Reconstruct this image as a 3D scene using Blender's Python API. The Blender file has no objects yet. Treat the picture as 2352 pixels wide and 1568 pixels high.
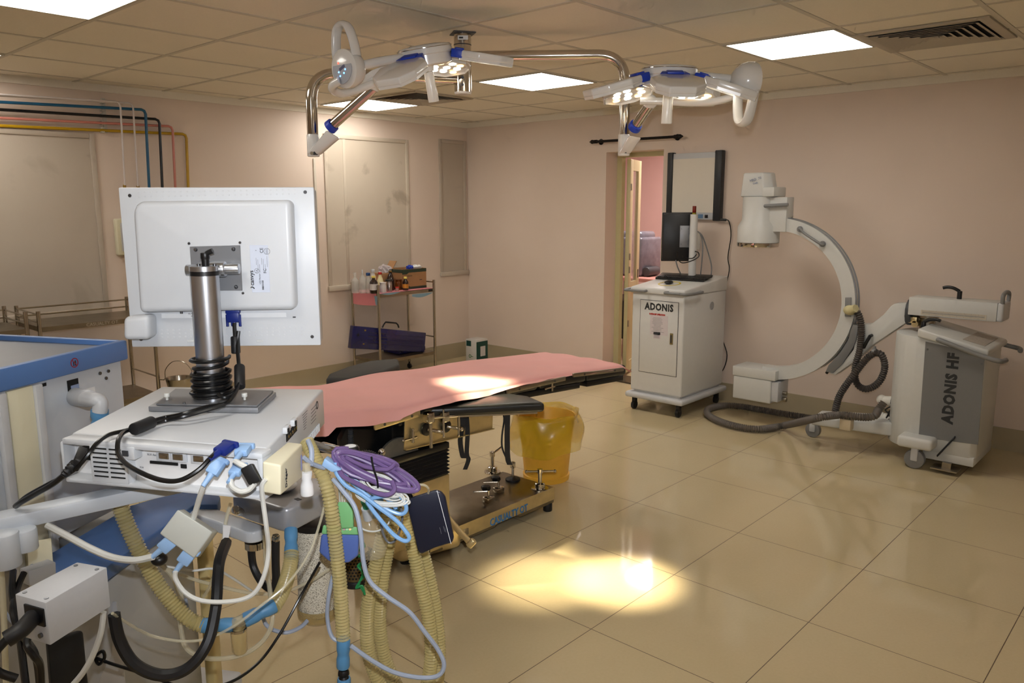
FLASH=92; EXPO=0.42; BEAM1=600; BEAM2=850
import bpy, bmesh, math, random
from mathutils import Vector, Matrix
random.seed(7)
V=Vector
# ------------------------------------------------------------------ camera model
F=1810.0; YAW,PIT,ROL=(math.radians(a) for a in (42.32,9.77,-0.07)); H=1.585
FW=V((math.cos(PIT)*math.cos(YAW),math.cos(PIT)*math.sin(YAW),-math.sin(PIT)))
_r=V((math.sin(YAW),-math.cos(YAW),0)); _u=_r.cross(FW)
RT=_r*math.cos(ROL)+_u*math.sin(ROL); UP=_u*math.cos(ROL)-_r*math.sin(ROL)
CAM=V((0,0,H)); FH=V((math.cos(YAW),math.sin(YAW),0)); RH=_r.copy()
def ray(x,y): return FW+RT*((x-1176)/F)-UP*((y-784)/F)
def onz(x,y,z): d=ray(x,y); return CAM+d*((z-H)/d.z)
def onx(x,y,X): d=ray(x,y); return CAM+d*(X/d.x)
def ony(x,y,Y): d=ray(x,y); return CAM+d*(Y/d.y)
def S(x,y,D): d=ray(x,y); return CAM+d*(D/d.dot(FH))
def LD(L,D,z): return V((0,0,0))+RH*L+FH*D+V((0,0,z))
XR=5.865; YB=5.967; HC=2.42
# ------------------------------------------------------------------ materials
def lin(c):
    return tuple(((v/255)/12.92 if v/255<=0.04045 else ((v/255+0.055)/1.055)**2.4) for v in c)
_M={}
def mat(name,c,rough=.5,metal=0,var=.06,scale=30,bump=0,bscale=200,alpha=1,emit=None,es=0,trans=0,spec=.5,coat=0):
    if name in _M: return _M[name]
    m=bpy.data.materials.new(name); m.use_nodes=True; nt=m.node_tree; n=nt.nodes; b=n['Principled BSDF']
    col=lin(c)
    tc=n.new('ShaderNodeTexCoord'); nz=n.new('ShaderNodeTexNoise'); nz.inputs['Scale'].default_value=scale; nz.inputs['Detail'].default_value=4
    nt.links.new(tc.outputs['Object'],nz.inputs['Vector'])
    mx=n.new('ShaderNodeMix'); mx.data_type='RGBA'
    mx.inputs['A'].default_value=(*[v*(1-var) for v in col],1); mx.inputs['B'].default_value=(*[min(1,v*(1+var)) for v in col],1)
    nt.links.new(nz.outputs['Fac'],mx.inputs['Factor']); nt.links.new(mx.outputs['Result'],b.inputs['Base Color'])
    b.inputs['Roughness'].default_value=rough; b.inputs['Metallic'].default_value=metal
    b.inputs['Specular IOR Level'].default_value=spec
    b.inputs['Alpha'].default_value=alpha; b.inputs['Transmission Weight'].default_value=trans
    if coat: b.inputs['Coat Weight'].default_value=coat
    if emit: b.inputs['Emission Color'].default_value=(*lin(emit),1); b.inputs['Emission Strength'].default_value=es
    if bump:
        nb=n.new('ShaderNodeTexNoise'); nb.inputs['Scale'].default_value=bscale; nt.links.new(tc.outputs['Object'],nb.inputs['Vector'])
        bp=n.new('ShaderNodeBump'); bp.inputs['Strength'].default_value=bump; bp.inputs['Distance'].default_value=.002
        nt.links.new(nb.outputs['Fac'],bp.inputs['Height']); nt.links.new(bp.outputs['Normal'],b.inputs['Normal'])
    _M[name]=m; return m
# ------------------------------------------------------------------ mesh builder
class MB:
    def __init__(s,M=None): s.bm=bmesh.new(); s.M=M if M is not None else Matrix.Identity(4)
    def add(s,t):
        t.transform(s.M); me=bpy.data.meshes.new('t'); t.to_mesh(me); t.free(); s.bm.from_mesh(me); bpy.data.meshes.remove(me); return s
    def hexa(s,b,t,bev=0,seg=2):
        q=bmesh.new(); vs=[q.verts.new(V(p)) for p in list(b)+list(t)]; n=len(b)
        q.faces.new(vs[:n][::-1]); q.faces.new(vs[n:])
        for i in range(n): j=(i+1)%n; q.faces.new((vs[i],vs[j],vs[n+j],vs[n+i]))
        bmesh.ops.recalc_face_normals(q,faces=q.faces)
        if bev: bmesh.ops.bevel(q,geom=list(q.edges),offset=bev,segments=seg,affect='EDGES',profile=.5)
        return s.add(q)
    def prism(s,poly,vec,bev=0,seg=2):
        vec=V(vec); return s.hexa([V(p) for p in poly],[V(p)+vec for p in poly],bev,seg)
    def box(s,c,d,bev=0,seg=2,rot=None):
        x,y,z=d[0]/2,d[1]/2,d[2]/2
        P=[V(p) for p in ((-x,-y),(x,-y),(x,y),(-x,y))] if 0 else [V((-x,-y,-z)),V((x,-y,-z)),V((x,y,-z)),V((-x,y,-z))]
        T=[p+V((0,0,2*z)) for p in P]
        if rot is not None: P=[rot@p for p in P]; T=[rot@p for p in T]
        c=V(c); return s.hexa([p+c for p in P],[p+c for p in T],bev,seg)
    def b2(s,a,b,bev=0,seg=2):
        a=V(a);b=V(b); return s.box((a+b)/2,[abs(v) for v in (b-a)],bev,seg)
    def cyl(s,p0,p1,r0,r1=None,seg=20,bev=0):
        p0=V(p0);p1=V(p1);r1=r0 if r1 is None else r1; ax=(p1-p0).normalized(); a=ax.orthogonal().normalized(); b=ax.cross(a)
        c=[a*math.cos(2*math.pi*i/seg)+b*math.sin(2*math.pi*i/seg) for i in range(seg)]
        q=bmesh.new(); A=[q.verts.new(p0+d*r0) for d in c]; B=[q.verts.new(p1+d*r1) for d in c]
        q.faces.new(A[::-1]); q.faces.new(B)
        for i in range(seg): j=(i+1)%seg; q.faces.new((A[i],A[j],B[j],B[i]))
        if bev:
            es=[e for f in q.faces if len(f.verts)==seg for e in f.edges]; bmesh.ops.bevel(q,geom=list(set(es)),offset=bev,segments=2,affect='EDGES',profile=.5)
        return s.add(q)
    def lathe(s,prof,o=(0,0,0),ax=(0,0,1),seg=32,a0=0,a1=360):
        o=V(o);ax=V(ax).normalized(); a=ax.orthogonal().normalized() if abs(ax.z)<.999 else V((1,0,0)); b=ax.cross(a); q=bmesh.new(); R=[]
        full=(a1-a0)>=360; n=seg if full else seg+1
        for r,h in prof:
            R.append([q.verts.new(o+ax*h+(a*math.cos(math.radians(a0+(a1-a0)*i/seg))+b*math.sin(math.radians(a0+(a1-a0)*i/seg)))*max(r,1e-5)) for i in range(n)])
        for k in range(len(R)-1):
            for i in range(seg): j=(i+1)%n; q.faces.new((R[k][i],R[k][j],R[k+1][j],R[k+1][i]))
        bmesh.ops.remove_doubles(q,verts=q.verts,dist=2e-5); bmesh.ops.recalc_face_normals(q,faces=q.faces)
        return s.add(q)
    def tube(s,pts,r,seg=8,res=6,closed=False,rf=None,smooth=True,flat=None):
        P=[V(p) for p in pts]
        if smooth and len(P)>2: P=catmull(P,res,closed)
        n=len(P); q=bmesh.new(); R=[]; nrm=None; L=0
        for i in range(n):
            if closed: t=(P[(i+1)%n]-P[i-1])
            else: t=P[min(i+1,n-1)]-P[max(i-1,0)]
            t=t.normalized()
            if nrm is None: nrm=t.orthogonal().normalized() if flat is None else (V(flat)-t*V(flat).dot(t)).normalized()
            else: nrm=(nrm-t*nrm.dot(t)).normalized()
            bn=t.cross(nrm)
            if i: L+=(P[i]-P[i-1]).length
            rr=rf(L,i/(n-1)) if rf else r
            ra,rb=(rr if isinstance(rr,tuple) else (rr,rr))
            R.append([q.verts.new(P[i]+nrm*ra*math.cos(2*math.pi*k/seg)+bn*rb*math.sin(2*math.pi*k/seg)) for k in range(seg)])
        for i in range(n if closed else n-1):
            A=R[i];B=R[(i+1)%n]
            for k in range(seg): j=(k+1)%seg; q.faces.new((A[k],A[j],B[j],B[k]))
        if not closed: q.faces.new(R[0][::-1]); q.faces.new(R[-1])
        bmesh.ops.recalc_face_normals(q,faces=q.faces)
        return s.add(q)
    def hose(s,pts,r,pitch=.008,amp=.0022,seg=12,res=12):
        P=catmull([V(p) for p in pts],res,False); P=even(P,pitch/4)
        k=[0]
        return s.tube(P,r,seg=seg,smooth=False,rf=lambda L,t:r+amp*math.cos(2*math.pi*L/pitch))
    def ball(s,c,r,sc=(1,1,1),seg=20):
        q=bmesh.new(); bmesh.ops.create_uvsphere(q,u_segments=seg,v_segments=seg//2,radius=r)
        q.transform(Matrix.Translation(V(c))@Matrix.Diagonal((*sc,1))); return s.add(q)
    def ribbon(s,pts,w,t=.002,res=4):
        # pts centre line, w = width vector
        P=catmull([V(p) for p in pts],res,False) if len(pts)>2 else [V(p) for p in pts]; w=V(w)/2
        for i in range(len(P)-1):
            d=(P[i+1]-P[i]).normalized(); nn=d.cross(w.normalized())*t/2; a,b=P[i],P[i+1]
            s.hexa([a-w-nn,a+w-nn,a+w+nn,a-w+nn],[b-w-nn,b+w-nn,b+w+nn,b-w+nn])
        return s
    def grid(s,fn,nu,nv,thick=0):
        q=bmesh.new(); G=[[q.verts.new(V(fn(i/nu,j/nv))) for j in range(nv+1)] for i in range(nu+1)]
        for i in range(nu):
            for j in range(nv): q.faces.new((G[i][j],G[i+1][j],G[i+1][j+1],G[i][j+1]))
        if thick:
            q.normal_update(); bmesh.ops.solidify(q,geom=list(q.faces),thickness=thick)
        return s.add(q)
    def build(s,name,m,parent=None,smooth=True,origin=None,ang=38):
        bm=s.bm; o=V((0,0,0))
        if parent is not None: o=org(parent)
        elif origin is not None: o=V(origin)
        else:
            c=sum((v.co for v in bm.verts),V())/max(1,len(bm.verts)); o=V((c.x,c.y,min(v.co.z for v in bm.verts)))
        bm.transform(Matrix.Translation(-o))
        bm.normal_update(); ca=math.cos(math.radians(ang))
        for f in bm.faces: f.smooth=smooth
        if smooth:
            for e in bm.edges:
                if len(e.link_faces)==2 and e.link_faces[0].normal.dot(e.link_faces[1].normal)<ca: e.smooth=False
        me=bpy.data.meshes.new(name); bm.to_mesh(me); bm.free(); me.materials.append(m)
        ob=bpy.data.objects.new(name,me); bpy.context.scene.collection.objects.link(ob)
        ob['_o']=tuple(o)
        if parent is not None: ob.parent=parent
        else: ob.location=o
        return ob
def org(o): return V(o['_o'])
def even(P,d):
    out=[P[0].copy()]; acc=0
    for i in range(1,len(P)):
        a,b=P[i-1],P[i]; L=(b-a).length
        if L<1e-9: continue
        t=d-acc
        while t<=L: out.append(a.lerp(b,t/L)); t+=d
        acc=L-(t-d)
    return out
def catmull(P,res,closed):
    n=len(P); out=[]
    for i in range(n if closed else n-1):
        if closed: p0,p1,p2,p3=P[i-1],P[i],P[(i+1)%n],P[(i+2)%n]
        else: p0,p1,p2,p3=P[max(i-1,0)],P[i],P[i+1],P[min(i+2,n-1)]
        for k in range(res):
            t=k/res; out.append(.5*((2*p1)+(p2-p0)*t+(2*p0-5*p1+4*p2-p3)*t*t+(3*p1-p0-3*p2+p3)*t**3))
    if not closed: out.append(P[-1])
    return out
def thing(name,label,cat,loc,group=None):
    o=bpy.data.objects.new(name,None); bpy.context.scene.collection.objects.link(o); o.empty_display_size=.05
    o.location=V(loc); o['_o']=tuple(V(loc)); o['label']=label; o['category']=cat
    if group: o['group']=group
    return o
def tag(o,label,cat,group=None):
    o['label']=label; o['category']=cat
    if group: o['group']=group
    return o
def struct(o): o['kind']='structure'; return o
def lab(o,label): o['label']=label; return o
class PF:      # plane frame: local x,y in the plane, z out of it
    def __init__(s,o,x,y):
        s.o=V(o); s.x=V(x).normalized(); y=V(y); s.y=(y-s.x*y.dot(s.x)).normalized(); s.n=s.x.cross(s.y)
        s.M=Matrix((( s.x.x,s.y.x,s.n.x,s.o.x),(s.x.y,s.y.y,s.n.y,s.o.y),(s.x.z,s.y.z,s.n.z,s.o.z),(0,0,0,1)))
    def uv(s,px,py,w=0):
        d=ray(px,py); p=CAM+d*((s.o+s.n*w-CAM).dot(s.n)/d.dot(s.n)); q=p-s.o; return V((q.dot(s.x),q.dot(s.y),w))
def text(body,size,pf,u,v,m,parent,name='lettering',bold=0,w=.0005,sx=1,rot=0,align='CENTER',ext=.0003,sp=1.0):
    c=bpy.data.curves.new('txt','FONT'); c.body=body; c.size=size; c.offset=bold; c.align_x=align; c.align_y='CENTER'; c.extrude=ext; c.resolution_u=2; c.space_character=sp
    t=bpy.data.objects.new('txt',c); bpy.context.scene.collection.objects.link(t)
    dg=bpy.context.evaluated_depsgraph_get(); me=bpy.data.meshes.new_from_object(t.evaluated_get(dg)); bpy.data.objects.remove(t); bpy.data.curves.remove(c)
    Mt=pf.M@Matrix.Translation((u,v,w))@Matrix.Rotation(math.radians(rot),4,'Z')@Matrix.Diagonal((sx,1,1,1))
    o=org(parent); me.transform(Matrix.Translation(-o)@Mt); me.name=name
    me.materials.clear(); me.materials.append(m)
    ob=bpy.data.objects.new(name,me); bpy.context.scene.collection.objects.link(ob); ob.parent=parent; ob['_o']=tuple(o); return ob
# palette
m_white=mat('white_plastic',(208,211,215),.38,var=.02)
m_cream=mat('cream_plastic',(226,219,190),.45,var=.03)
m_putty=mat('putty_plastic',(196,198,190),.45,var=.03)
m_grey=mat('grey_plastic',(128,128,128),.45,var=.04)
m_lgrey=mat('light_grey_enamel',(196,197,199),.4,var=.03)
m_dkgrey=mat('dark_grey_plastic',(62,64,68),.45)
m_black=mat('black_plastic',(14,14,16),.38,var=.1)
m_rubber=mat('black_rubber',(20,20,22),.5,var=.1)
m_cable=mat('black_cable',(12,12,13),.3,var=.1)
m_chrome=mat('polished_chrome',(205,200,192),.1,1,var=.03)
m_steel=mat('brushed_steel',(176,168,152),.3,1,var=.1,scale=60,bump=.1)
m_worn=mat('worn_steel_sheet',(150,140,122),.34,1,var=.25,scale=14,bump=.2,bscale=60)
m_alu=mat('satin_aluminium',(190,192,196),.32,1,var=.03)
m_alup=mat('grey_metal_plate',(142,144,148),.42,.6,var=.05)
m_blue=mat('blue_plastic',(96,134,190),.42,var=.03)
m_vblue=mat('royal_blue_plastic',(28,62,180),.4,var=.05)
m_vga=mat('dark_blue_plug',(20,40,120),.4,var=.05)
m_ltblue=mat('pale_blue_plug',(150,185,226),.4,var=.04)
m_cuff=mat('sky_blue_rubber',(84,140,184),.45,var=.05)
m_wcable=mat('white_cable',(214,214,208),.4,var=.03)
m_gcable=mat('grey_blue_cable',(158,168,186),.4,var=.04)
m_text=mat('dark_print',(40,42,44),.6)
m_ltext=mat('grey_print',(120,122,126),.6)
m_white2=mat('white_paper',(232,232,232),.6,var=.02)
m_lamp=mat('lamp_white_enamel',(226,224,220),.2,var=.02,coat=.4)
m_green=mat('mint_green_plastic',(128,192,128),.45,var=.04)
m_red=mat('red_plastic',(190,36,26),.4)
m_screw=mat('screw_metal',(120,122,126),.3,1)
# ================================================================== THE ROOM
def node_wall(name,c1,c2,stain=None,scale=1.2):
    m=bpy.data.materials.new(name); m.use_nodes=True; nt=m.node_tree; n=nt.nodes; b=n['Principled BSDF']
    tc=n.new('ShaderNodeTexCoord')
    a=n.new('ShaderNodeTexNoise'); a.inputs['Scale'].default_value=scale; a.inputs['Detail'].default_value=6
    r=n.new('ShaderNodeValToRGB'); r.color_ramp.elements[0].position=.32; r.color_ramp.elements[1].position=.68
    r.color_ramp.elements[0].color=(*lin(c1),1); r.color_ramp.elements[1].color=(*lin(c2),1)
    nt.links.new(tc.outputs['Object'],a.inputs['Vector']); nt.links.new(a.outputs['Fac'],r.inputs['Fac'])
    out=r.outputs['Color']
    if stain:
        s=n.new('ShaderNodeTexNoise'); s.inputs['Scale'].default_value=stain[1]; s.inputs['Detail'].default_value=5; s.inputs['Distortion'].default_value=.4
        r2=n.new('ShaderNodeValToRGB'); r2.color_ramp.elements[0].position=stain[2]; r2.color_ramp.elements[1].position=stain[2]+.07
        r2.color_ramp.elements[0].color=(0,0,0,1); r2.color_ramp.elements[1].color=(stain[3],)*3+(1,)
        mx=n.new('ShaderNodeMix'); mx.data_type='RGBA'; mx.inputs['B'].default_value=(*lin(stain[0]),1)
        nt.links.new(tc.outputs['Object'],s.inputs['Vector']); nt.links.new(s.outputs['Fac'],r2.inputs['Fac']); nt.links.new(r2.outputs['Color'],mx.inputs['Factor']); nt.links.new(out,mx.inputs['A']); out=mx.outputs['Result']
    nt.links.new(out,b.inputs['Base Color']); b.inputs['Roughness'].default_value=.6
    nb=n.new('ShaderNodeTexNoise'); nb.inputs['Scale'].default_value=60; bp=n.new('ShaderNodeBump'); bp.inputs['Strength'].default_value=.12; bp.inputs['Distance'].default_value=.003
    nt.links.new(tc.outputs['Object'],nb.inputs['Vector']); nt.links.new(nb.outputs['Fac'],bp.inputs['Height']); nt.links.new(bp.outputs['Normal'],b.inputs['Normal'])
    return m
m_wall=node_wall('pink_beige_wall_paint',(222,203,187),(228,210,195))
m_board=node_wall('grimy_painted_board',(198,184,166),(208,196,178),((150,136,118),3.2,.60,.55))
m_board2=node_wall('painted_board',(186,172,156),(196,184,168),((160,148,130),2.6,.64,.4))
m_ceil=mat('ceiling_tile',(238,230,214),.85,var=.05,scale=120,bump=.15,bscale=150)
m_tbar=mat('ceiling_grid_bar',(206,198,182),.5,var=.05)
m_base=mat('tan_tile_skirting',(176,162,134),.3,var=.06,scale=6)
m_dark=mat('dark_void',(16,15,14),.9)
# floor tiles (grout lines computed from object coordinates in metres)
def floor_mat():
    m=bpy.data.materials.new('polished_vitrified_floor_tile'); m.use_nodes=True; nt=m.node_tree; n=nt.nodes; b=n['Principled BSDF']; L=nt.links.new
    tc=n.new('ShaderNodeTexCoord'); sp=n.new('ShaderNodeSeparateXYZ'); L(tc.outputs['Object'],sp.inputs[0])
    def M(op,a,b_=None,c=None):
        q=n.new('ShaderNodeMath'); q.operation=op
        for i,vv in enumerate((a,b_,c)):
            if vv is None: continue
            if isinstance(vv,(int,float)): q.inputs[i].default_value=vv
            else: L(vv,q.inputs[i])
        return q.outputs[0]
    def line(o,off,st):
        t=M('DIVIDE',M('SUBTRACT',o,off),st); f=M('FRACT',M('ADD',t,100.0)); d=M('MINIMUM',f,M('SUBTRACT',1.0,f)); return M('LESS_THAN',M('MULTIPLY',d,st),.0016)
    g=M('MAXIMUM',line(sp.outputs['X'],2.247,.603),line(sp.outputs['Y'],2.233,.592))
    nz=n.new('ShaderNodeTexNoise'); nz.inputs['Scale'].default_value=2.2; nz.inputs['Detail'].default_value=5; L(tc.outputs['Object'],nz.inputs['Vector'])
    n2=n.new('ShaderNodeTexNoise'); n2.inputs['Scale'].default_value=90; n2.inputs['Detail'].default_value=3; L(tc.outputs['Object'],n2.inputs['Vector'])
    r=n.new('ShaderNodeValToRGB'); r.color_ramp.elements[0].position=.3; r.color_ramp.elements[1].position=.7
    r.color_ramp.elements[0].color=(*lin((202,184,146)),1); r.color_ramp.elements[1].color=(*lin((210,192,154)),1)
    mixf=M('ADD',M('MULTIPLY',nz.outputs['Fac'],.6),M('MULTIPLY',n2.outputs['Fac'],.4)); L(mixf,r.inputs['Fac'])
    mx=n.new('ShaderNodeMix'); mx.data_type='RGBA'; mx.inputs['B'].default_value=(*lin((96,74,50)),1); L(g,mx.inputs['Factor']); L(r.outputs['Color'],mx.inputs['A']); L(mx.outputs['Result'],b.inputs['Base Color'])
    L(M('ADD',M('MULTIPLY',g,.5),M('ADD',.05,M('MULTIPLY',nz.outputs['Fac'],.04))),b.inputs['Roughness']); b.inputs['Specular IOR Level'].default_value=.75
    return m
m_floor=floor_mat()
x0,y0=-1.6,-1.6
ob=MB().b2((x0,y0,-.05),(XR,YB,0)).b2((XR,2.0,-.05),(8.6,7,0)).build('floor',m_floor,origin=(0,0,0)); struct(ob)
# ceiling slab with its grid of bars
c=MB().b2((x0,y0,HC),(XR,YB,HC+.06)).build('ceiling',m_ceil,origin=(0,0,0)); struct(c)
g=MB()
GX=[1.51+.61*k for k in range(-5,8)]; GY=[1.51+.61*k for k in range(-5,8)]
for x in GX: g.b2((x-.012,y0,HC-.003),(x+.012,YB,HC+.001))
for y in GY: g.b2((x0,y-.012,HC-.0032),(XR,y+.012,HC+.001))
g.build('ceiling_grid',m_tbar,c)
struct(MB().b2((x0-.1,YB,-.05),(XR+.22,YB+.12,HC+.06)).build('wall_left',m_wall))
DY0,DY1,DZ=3.619,4.206,2.05
struct(MB().b2((XR,y0,-.05),(XR+.22,DY0,HC+.06)).b2((XR,DY1,-.05),(XR+.22,YB,HC+.06)).b2((XR,DY0,DZ),(XR+.22,DY1,HC+.06)).build('wall_right',m_wall))
struct(MB().b2((x0-.1,y0-.1,-.05),(x0,YB,HC+.06)).build('wall_rear',m_wall))
struct(MB().b2((x0,y0-.1,-.05),(XR+.22,y0,HC+.06)).build('wall_near',m_wall))
m_pink=node_wall('corridor_pink_paint',(220,178,170),(226,186,178))
struct(MB().b2((8.5,2.0,0),(8.6,7,2.7)).b2((XR+.22,2.0,0),(8.6,2.1,2.7)).b2((XR+.22,6.9,0),(8.6,7,2.7)).b2((XR+.22,2.0,2.6),(8.6,7,2.7)).build('wall_far',m_pink))
struct(MB().b2((x0,YB-.012,HC-.05),(XR,YB,HC)).build('trim_1',m_ceil)); struct(MB().b2((XR-.012,y0,HC-.05),(XR,YB-.012,HC)).build('trim_2',m_ceil))
struct(MB().b2((x0,YB-.012,0),(XR,YB,.158)).build('baseboard_left',m_base))
struct(MB().b2((XR-.012,y0,0),(XR,DY0,.148)).b2((XR-.012,DY1,0),(XR,YB-.012,.152)).build('baseboard_right',m_base))
m_thr=mat('brown_granite_threshold',(70,58,48),.25,var=.3,scale=80)
struct(MB().b2((XR-.02,DY0,0),(XR+.22,DY1,.012)).build('trim_3',m_thr))
# windows, boarded over and painted
def window(name,px,m,strip=None):
    (xa,za),(xb,zb)=px
    fr=MB(); t=.035
    fr.b2((xa,YB-.014,za),(xa+t,YB,zb),.004).b2((xb-t,YB-.014,za),(xb,YB,zb),.004).b2((xa+t,YB-.014,zb-t),(xb-t,YB,zb),.004).b2((xa-.01,YB-.03,za-.012),(xb+.01,YB,za+t),.006)
    w=fr.build(name,m); struct(w)
    p=MB().b2((xa+t,YB-.005,za+t),(xb-t,YB-.001,zb-t))
    if strip: p.b2((xa+strip,YB-.009,za+t),(xa+strip+.03,YB-.002,zb-t),.002)
    p.build('painted_board',m,w)
w2=[ony(742,340,YB),ony(936,330,YB)]; zb2=(ony(935,655,YB).z+ony(748,660,YB).z)/2; zt2=(ony(740,312,YB).z+ony(935,316,YB).z)/2
window('window_1',((.6,ony(240,716,YB).z),(ony(232,500,YB).x,ony(100,300,YB).z)),m_board2,.55)
window('window_2',((w2[0].x,zb2),(w2[1].x,zt2)),m_board,.2)
window('window_3',((ony(1009,480,YB).x,ony(1012,632,YB).z),(ony(1070,480,YB).x,ony(1040,322,YB).z)),m_board2)
# ---------------------------------------------------------------- ceiling fixtures
m_diff=mat('lit_diffuser',(255,250,235),.6,emit=(255,250,241),es=8.5)
m_lfr=mat('light_frame',(190,184,170),.5)
LIGHTS=[(-1,3,'brightest square ceiling light panel in the top left corner'),(-1,6,'ceiling light panel glimpsed at the far left edge above the pipes'),
 (4,0,'square ceiling light panel beside the air vent over the imaging arm'),(4,3,'square ceiling light panel directly behind the steel lamp column'),(4,6,'square ceiling light panel nearest the far left wall, above the hanging arm joint'),
 (-3,-1,None),(0,-4,None)]  # last two panels are out of view, added for fill light
for k,(i,j,l) in enumerate(LIGHTS):
    xa=1.51+.61*i; ya=1.51+.61*j; cx,cy=xa+.305,ya+.305
    t=thing('ceiling_light',l or 'unseen ceiling light panel added for fill light','ceiling light',(cx,cy,HC-.012),'square ceiling light panels')
    f=MB()
    for a in ((xa+.012,ya+.012,xa+.598,ya+.026),(xa+.012,ya+.584,xa+.598,ya+.598),(xa+.012,ya+.026,xa+.026,ya+.584),(xa+.584,ya+.026,xa+.598,ya+.584)): f.b2((a[0],a[1],HC-.008),(a[2],a[3],HC-.001))
    f.build('frame',m_lfr,t); MB().b2((xa+.024,ya+.024,HC-.0065),(xa+.586,ya+.586,HC-.003)).build('diffuser',m_diff,t)
m_vent=mat('vent_louvre',(186,176,160),.5)
for (xa,ya,l) in ((4.57-.62+.01,4.56,'square louvred air vent in the ceiling near the steel lamp column'),(4.175,.92,'large square louvred air vent in the ceiling at upper right')):
    w=.60; t=thing('ceiling_vent',l,'air vent',(xa+w/2,ya+w/2,HC-.02),'louvred ceiling vents')
    MB().b2((xa+.02,ya+.02,HC-.004),(xa+w-.02,ya+w-.02,HC-.002)).build('backing',m_dark,t)
    f=MB()
    for q in ((0,0,w,.05),(0,w-.05,w,w),(0,.05,.05,w-.05),(w-.05,.05,w,w-.05)): f.b2((xa+q[0],ya+q[1],HC-.010),(xa+q[2],ya+q[3],HC-.001),.002)
    f.build('frame',m_vent,t); s=MB()
    cx,cy=xa+w/2,ya+w/2
    for k in range(6):
        a=.245-.038*k; b=a-.028; zt,zb=HC-.004,HC-.017
        for rot in range(4):
            R=Matrix.Rotation(math.pi/2*rot,3,'Z')
            q=[V((-a,-a,zb)),V((a,-a,zb)),V((b,-b,zt)),V((-b,-b,zt))]; q=[R@V((p.x,p.y,0))+V((cx,cy,p.z)) for p in q]
            s.hexa(q,[p+V((0,0,.0015)) for p in q])
    s.box((cx,cy,HC-.012),(.04,.04,.004)); s.build('louvres',m_vent,t)
# ---------------------------------------------------------------- gas pipes on the left wall
def pipe(label,c,r,px,off,name='gas_pipe'):
    m=mat('pipe_'+c[0],c[1],.28,var=.05)
    pts=[ony(x,y,YB-off) for x,y in px]
    P=[pts[0]]
    for i in range(1,len(pts)-1):
        a,b,cc=pts[i-1],pts[i],pts[i+1]; d=.03
        P+= [b+(a-b).normalized()*d, b+(a-b).normalized()*d*.3+(cc-b).normalized()*d*.3, b+(cc-b).normalized()*d]
    P.append(pts[-1]); o=MB().tube(P,r,seg=10,smooth=False).build(name,m); tag(o,label,'pipe','painted gas pipes on the left wall'); return o
pipe('thin white gas pipe turning down nearest the wall window, left of its twin',('white',(214,204,200)),.0065,[(-60,213),(276,234),(287,425)],.128)
pipe('thin white gas pipe turning down between its white twin and the blue pipe',('white2',(216,206,202)),.0065,[(-60,216),(305,237),(317,428)],.108)
pipe('blue painted gas pipe running along the left wall',('blue',(24,92,130)),.010,[(-60,231),(334,252),(345,480)],.086)
pipe('black painted gas pipe running along the left wall',('black',(14,16,20)),.010,[(-60,248),(366,274),(375,480)],.063)
pipe('salmon pink gas pipe running along the left wall',('pink',(206,130,116)),.009,[(-60,268),(396,290),(405,480)],.041)
pipe('yellow painted gas pipe, lowest on the left wall',('yellow',(190,150,20)),.0105,[(-60,286),(428,308),(434,480)],.018)
b=MB()
for y in (229,236,247,254,262,268,279,285,294,303): q=ony(236,y,YB-.03); b.box((q.x,YB-.022,q.z),(.022,.042,.010),.003)
q=ony(236,229,YB);q2=ony(238,305,YB); b.b2((q.x-.012,YB-.008,q2.z),(q.x+.012,YB,q.z+.01))
tag(b.build('pipe_bracket',mat('bracket_white',(206,200,188),.5)),'row of pale pipe clamps on the left wall holding the gas pipes','bracket')
for (x,y,l) in ((286,428,'left brass valve where a thin white pipe ends above the monitor'),(317,430,'right brass valve where a thin white pipe ends above the monitor')):
    q=ony(x,y,YB-.05); tag(MB().cyl(q+V((0,0,.012)),q-V((0,0,.05)),.011,seg=10,bev=.002).cyl(q-V((0,0,.01)),q-V((0,0,.02)),.015,seg=6).build('pipe_valve',mat('brass',(150,120,60),.3,1)),l,'valve','brass pipe valves')
# vertical conduit
q=ony(720,350,YB); q2=ony(724,480,YB); tag(MB().b2((q.x-.012,YB-.012,1.2),(q.x+.012,YB,1.99),.003).build('cable_conduit',mat('conduit_white',(206,196,180),.5)),'slim white vertical cable conduit behind the monitor on the left wall','conduit')
# cream gas outlet box
a=ony(258,502,YB);bb=ony(300,585,YB)
t=thing('wall_outlet_box','cream moulded gas outlet box on the wall behind the monitor','outlet box',((a.x+bb.x)/2,YB-.03,bb.z))
MB().b2((a.x,YB-.05,bb.z),(a.x+.16,YB,a.z),.012,3).build('housing',m_cream,t); MB().b2((a.x+.03,YB-.056,bb.z+.03),(a.x+.14,YB-.048,a.z-.03),.004).build('face_plate',m_lgrey,t)
# ---------------------------------------------------------------- curtain rod
m_iron=mat('dark_iron_rod',(22,18,18),.4,.5)
p0=onx(1372,325,XR-.06);p1=onx(1548,314,XR-.06)
t=thing('curtain_rod','short black curtain rod fixed above the doorway','curtain rod',p0)
MB().cyl(p0,p1,.0115,seg=12).build('rod',m_iron,t)
for q,s in ((p0,1),(p1,-1)):
    d=(p0-p1).normalized()*s
    f=MB().ball(q+d*.055,.018).cyl(q+d*.07,q+d*.085,.012,.003,seg=10).cyl(q,q+d*.05,.016,seg=12,bev=.003).build('finial',m_iron,t)
    MB().cyl(q+d*.0,V((XR,q.y,q.z)),.007,seg=8).cyl(V((XR-.006,q.y,q.z)),V((XR,q.y,q.z)),.026,seg=14).build('bracket',m_iron,t)
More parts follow.
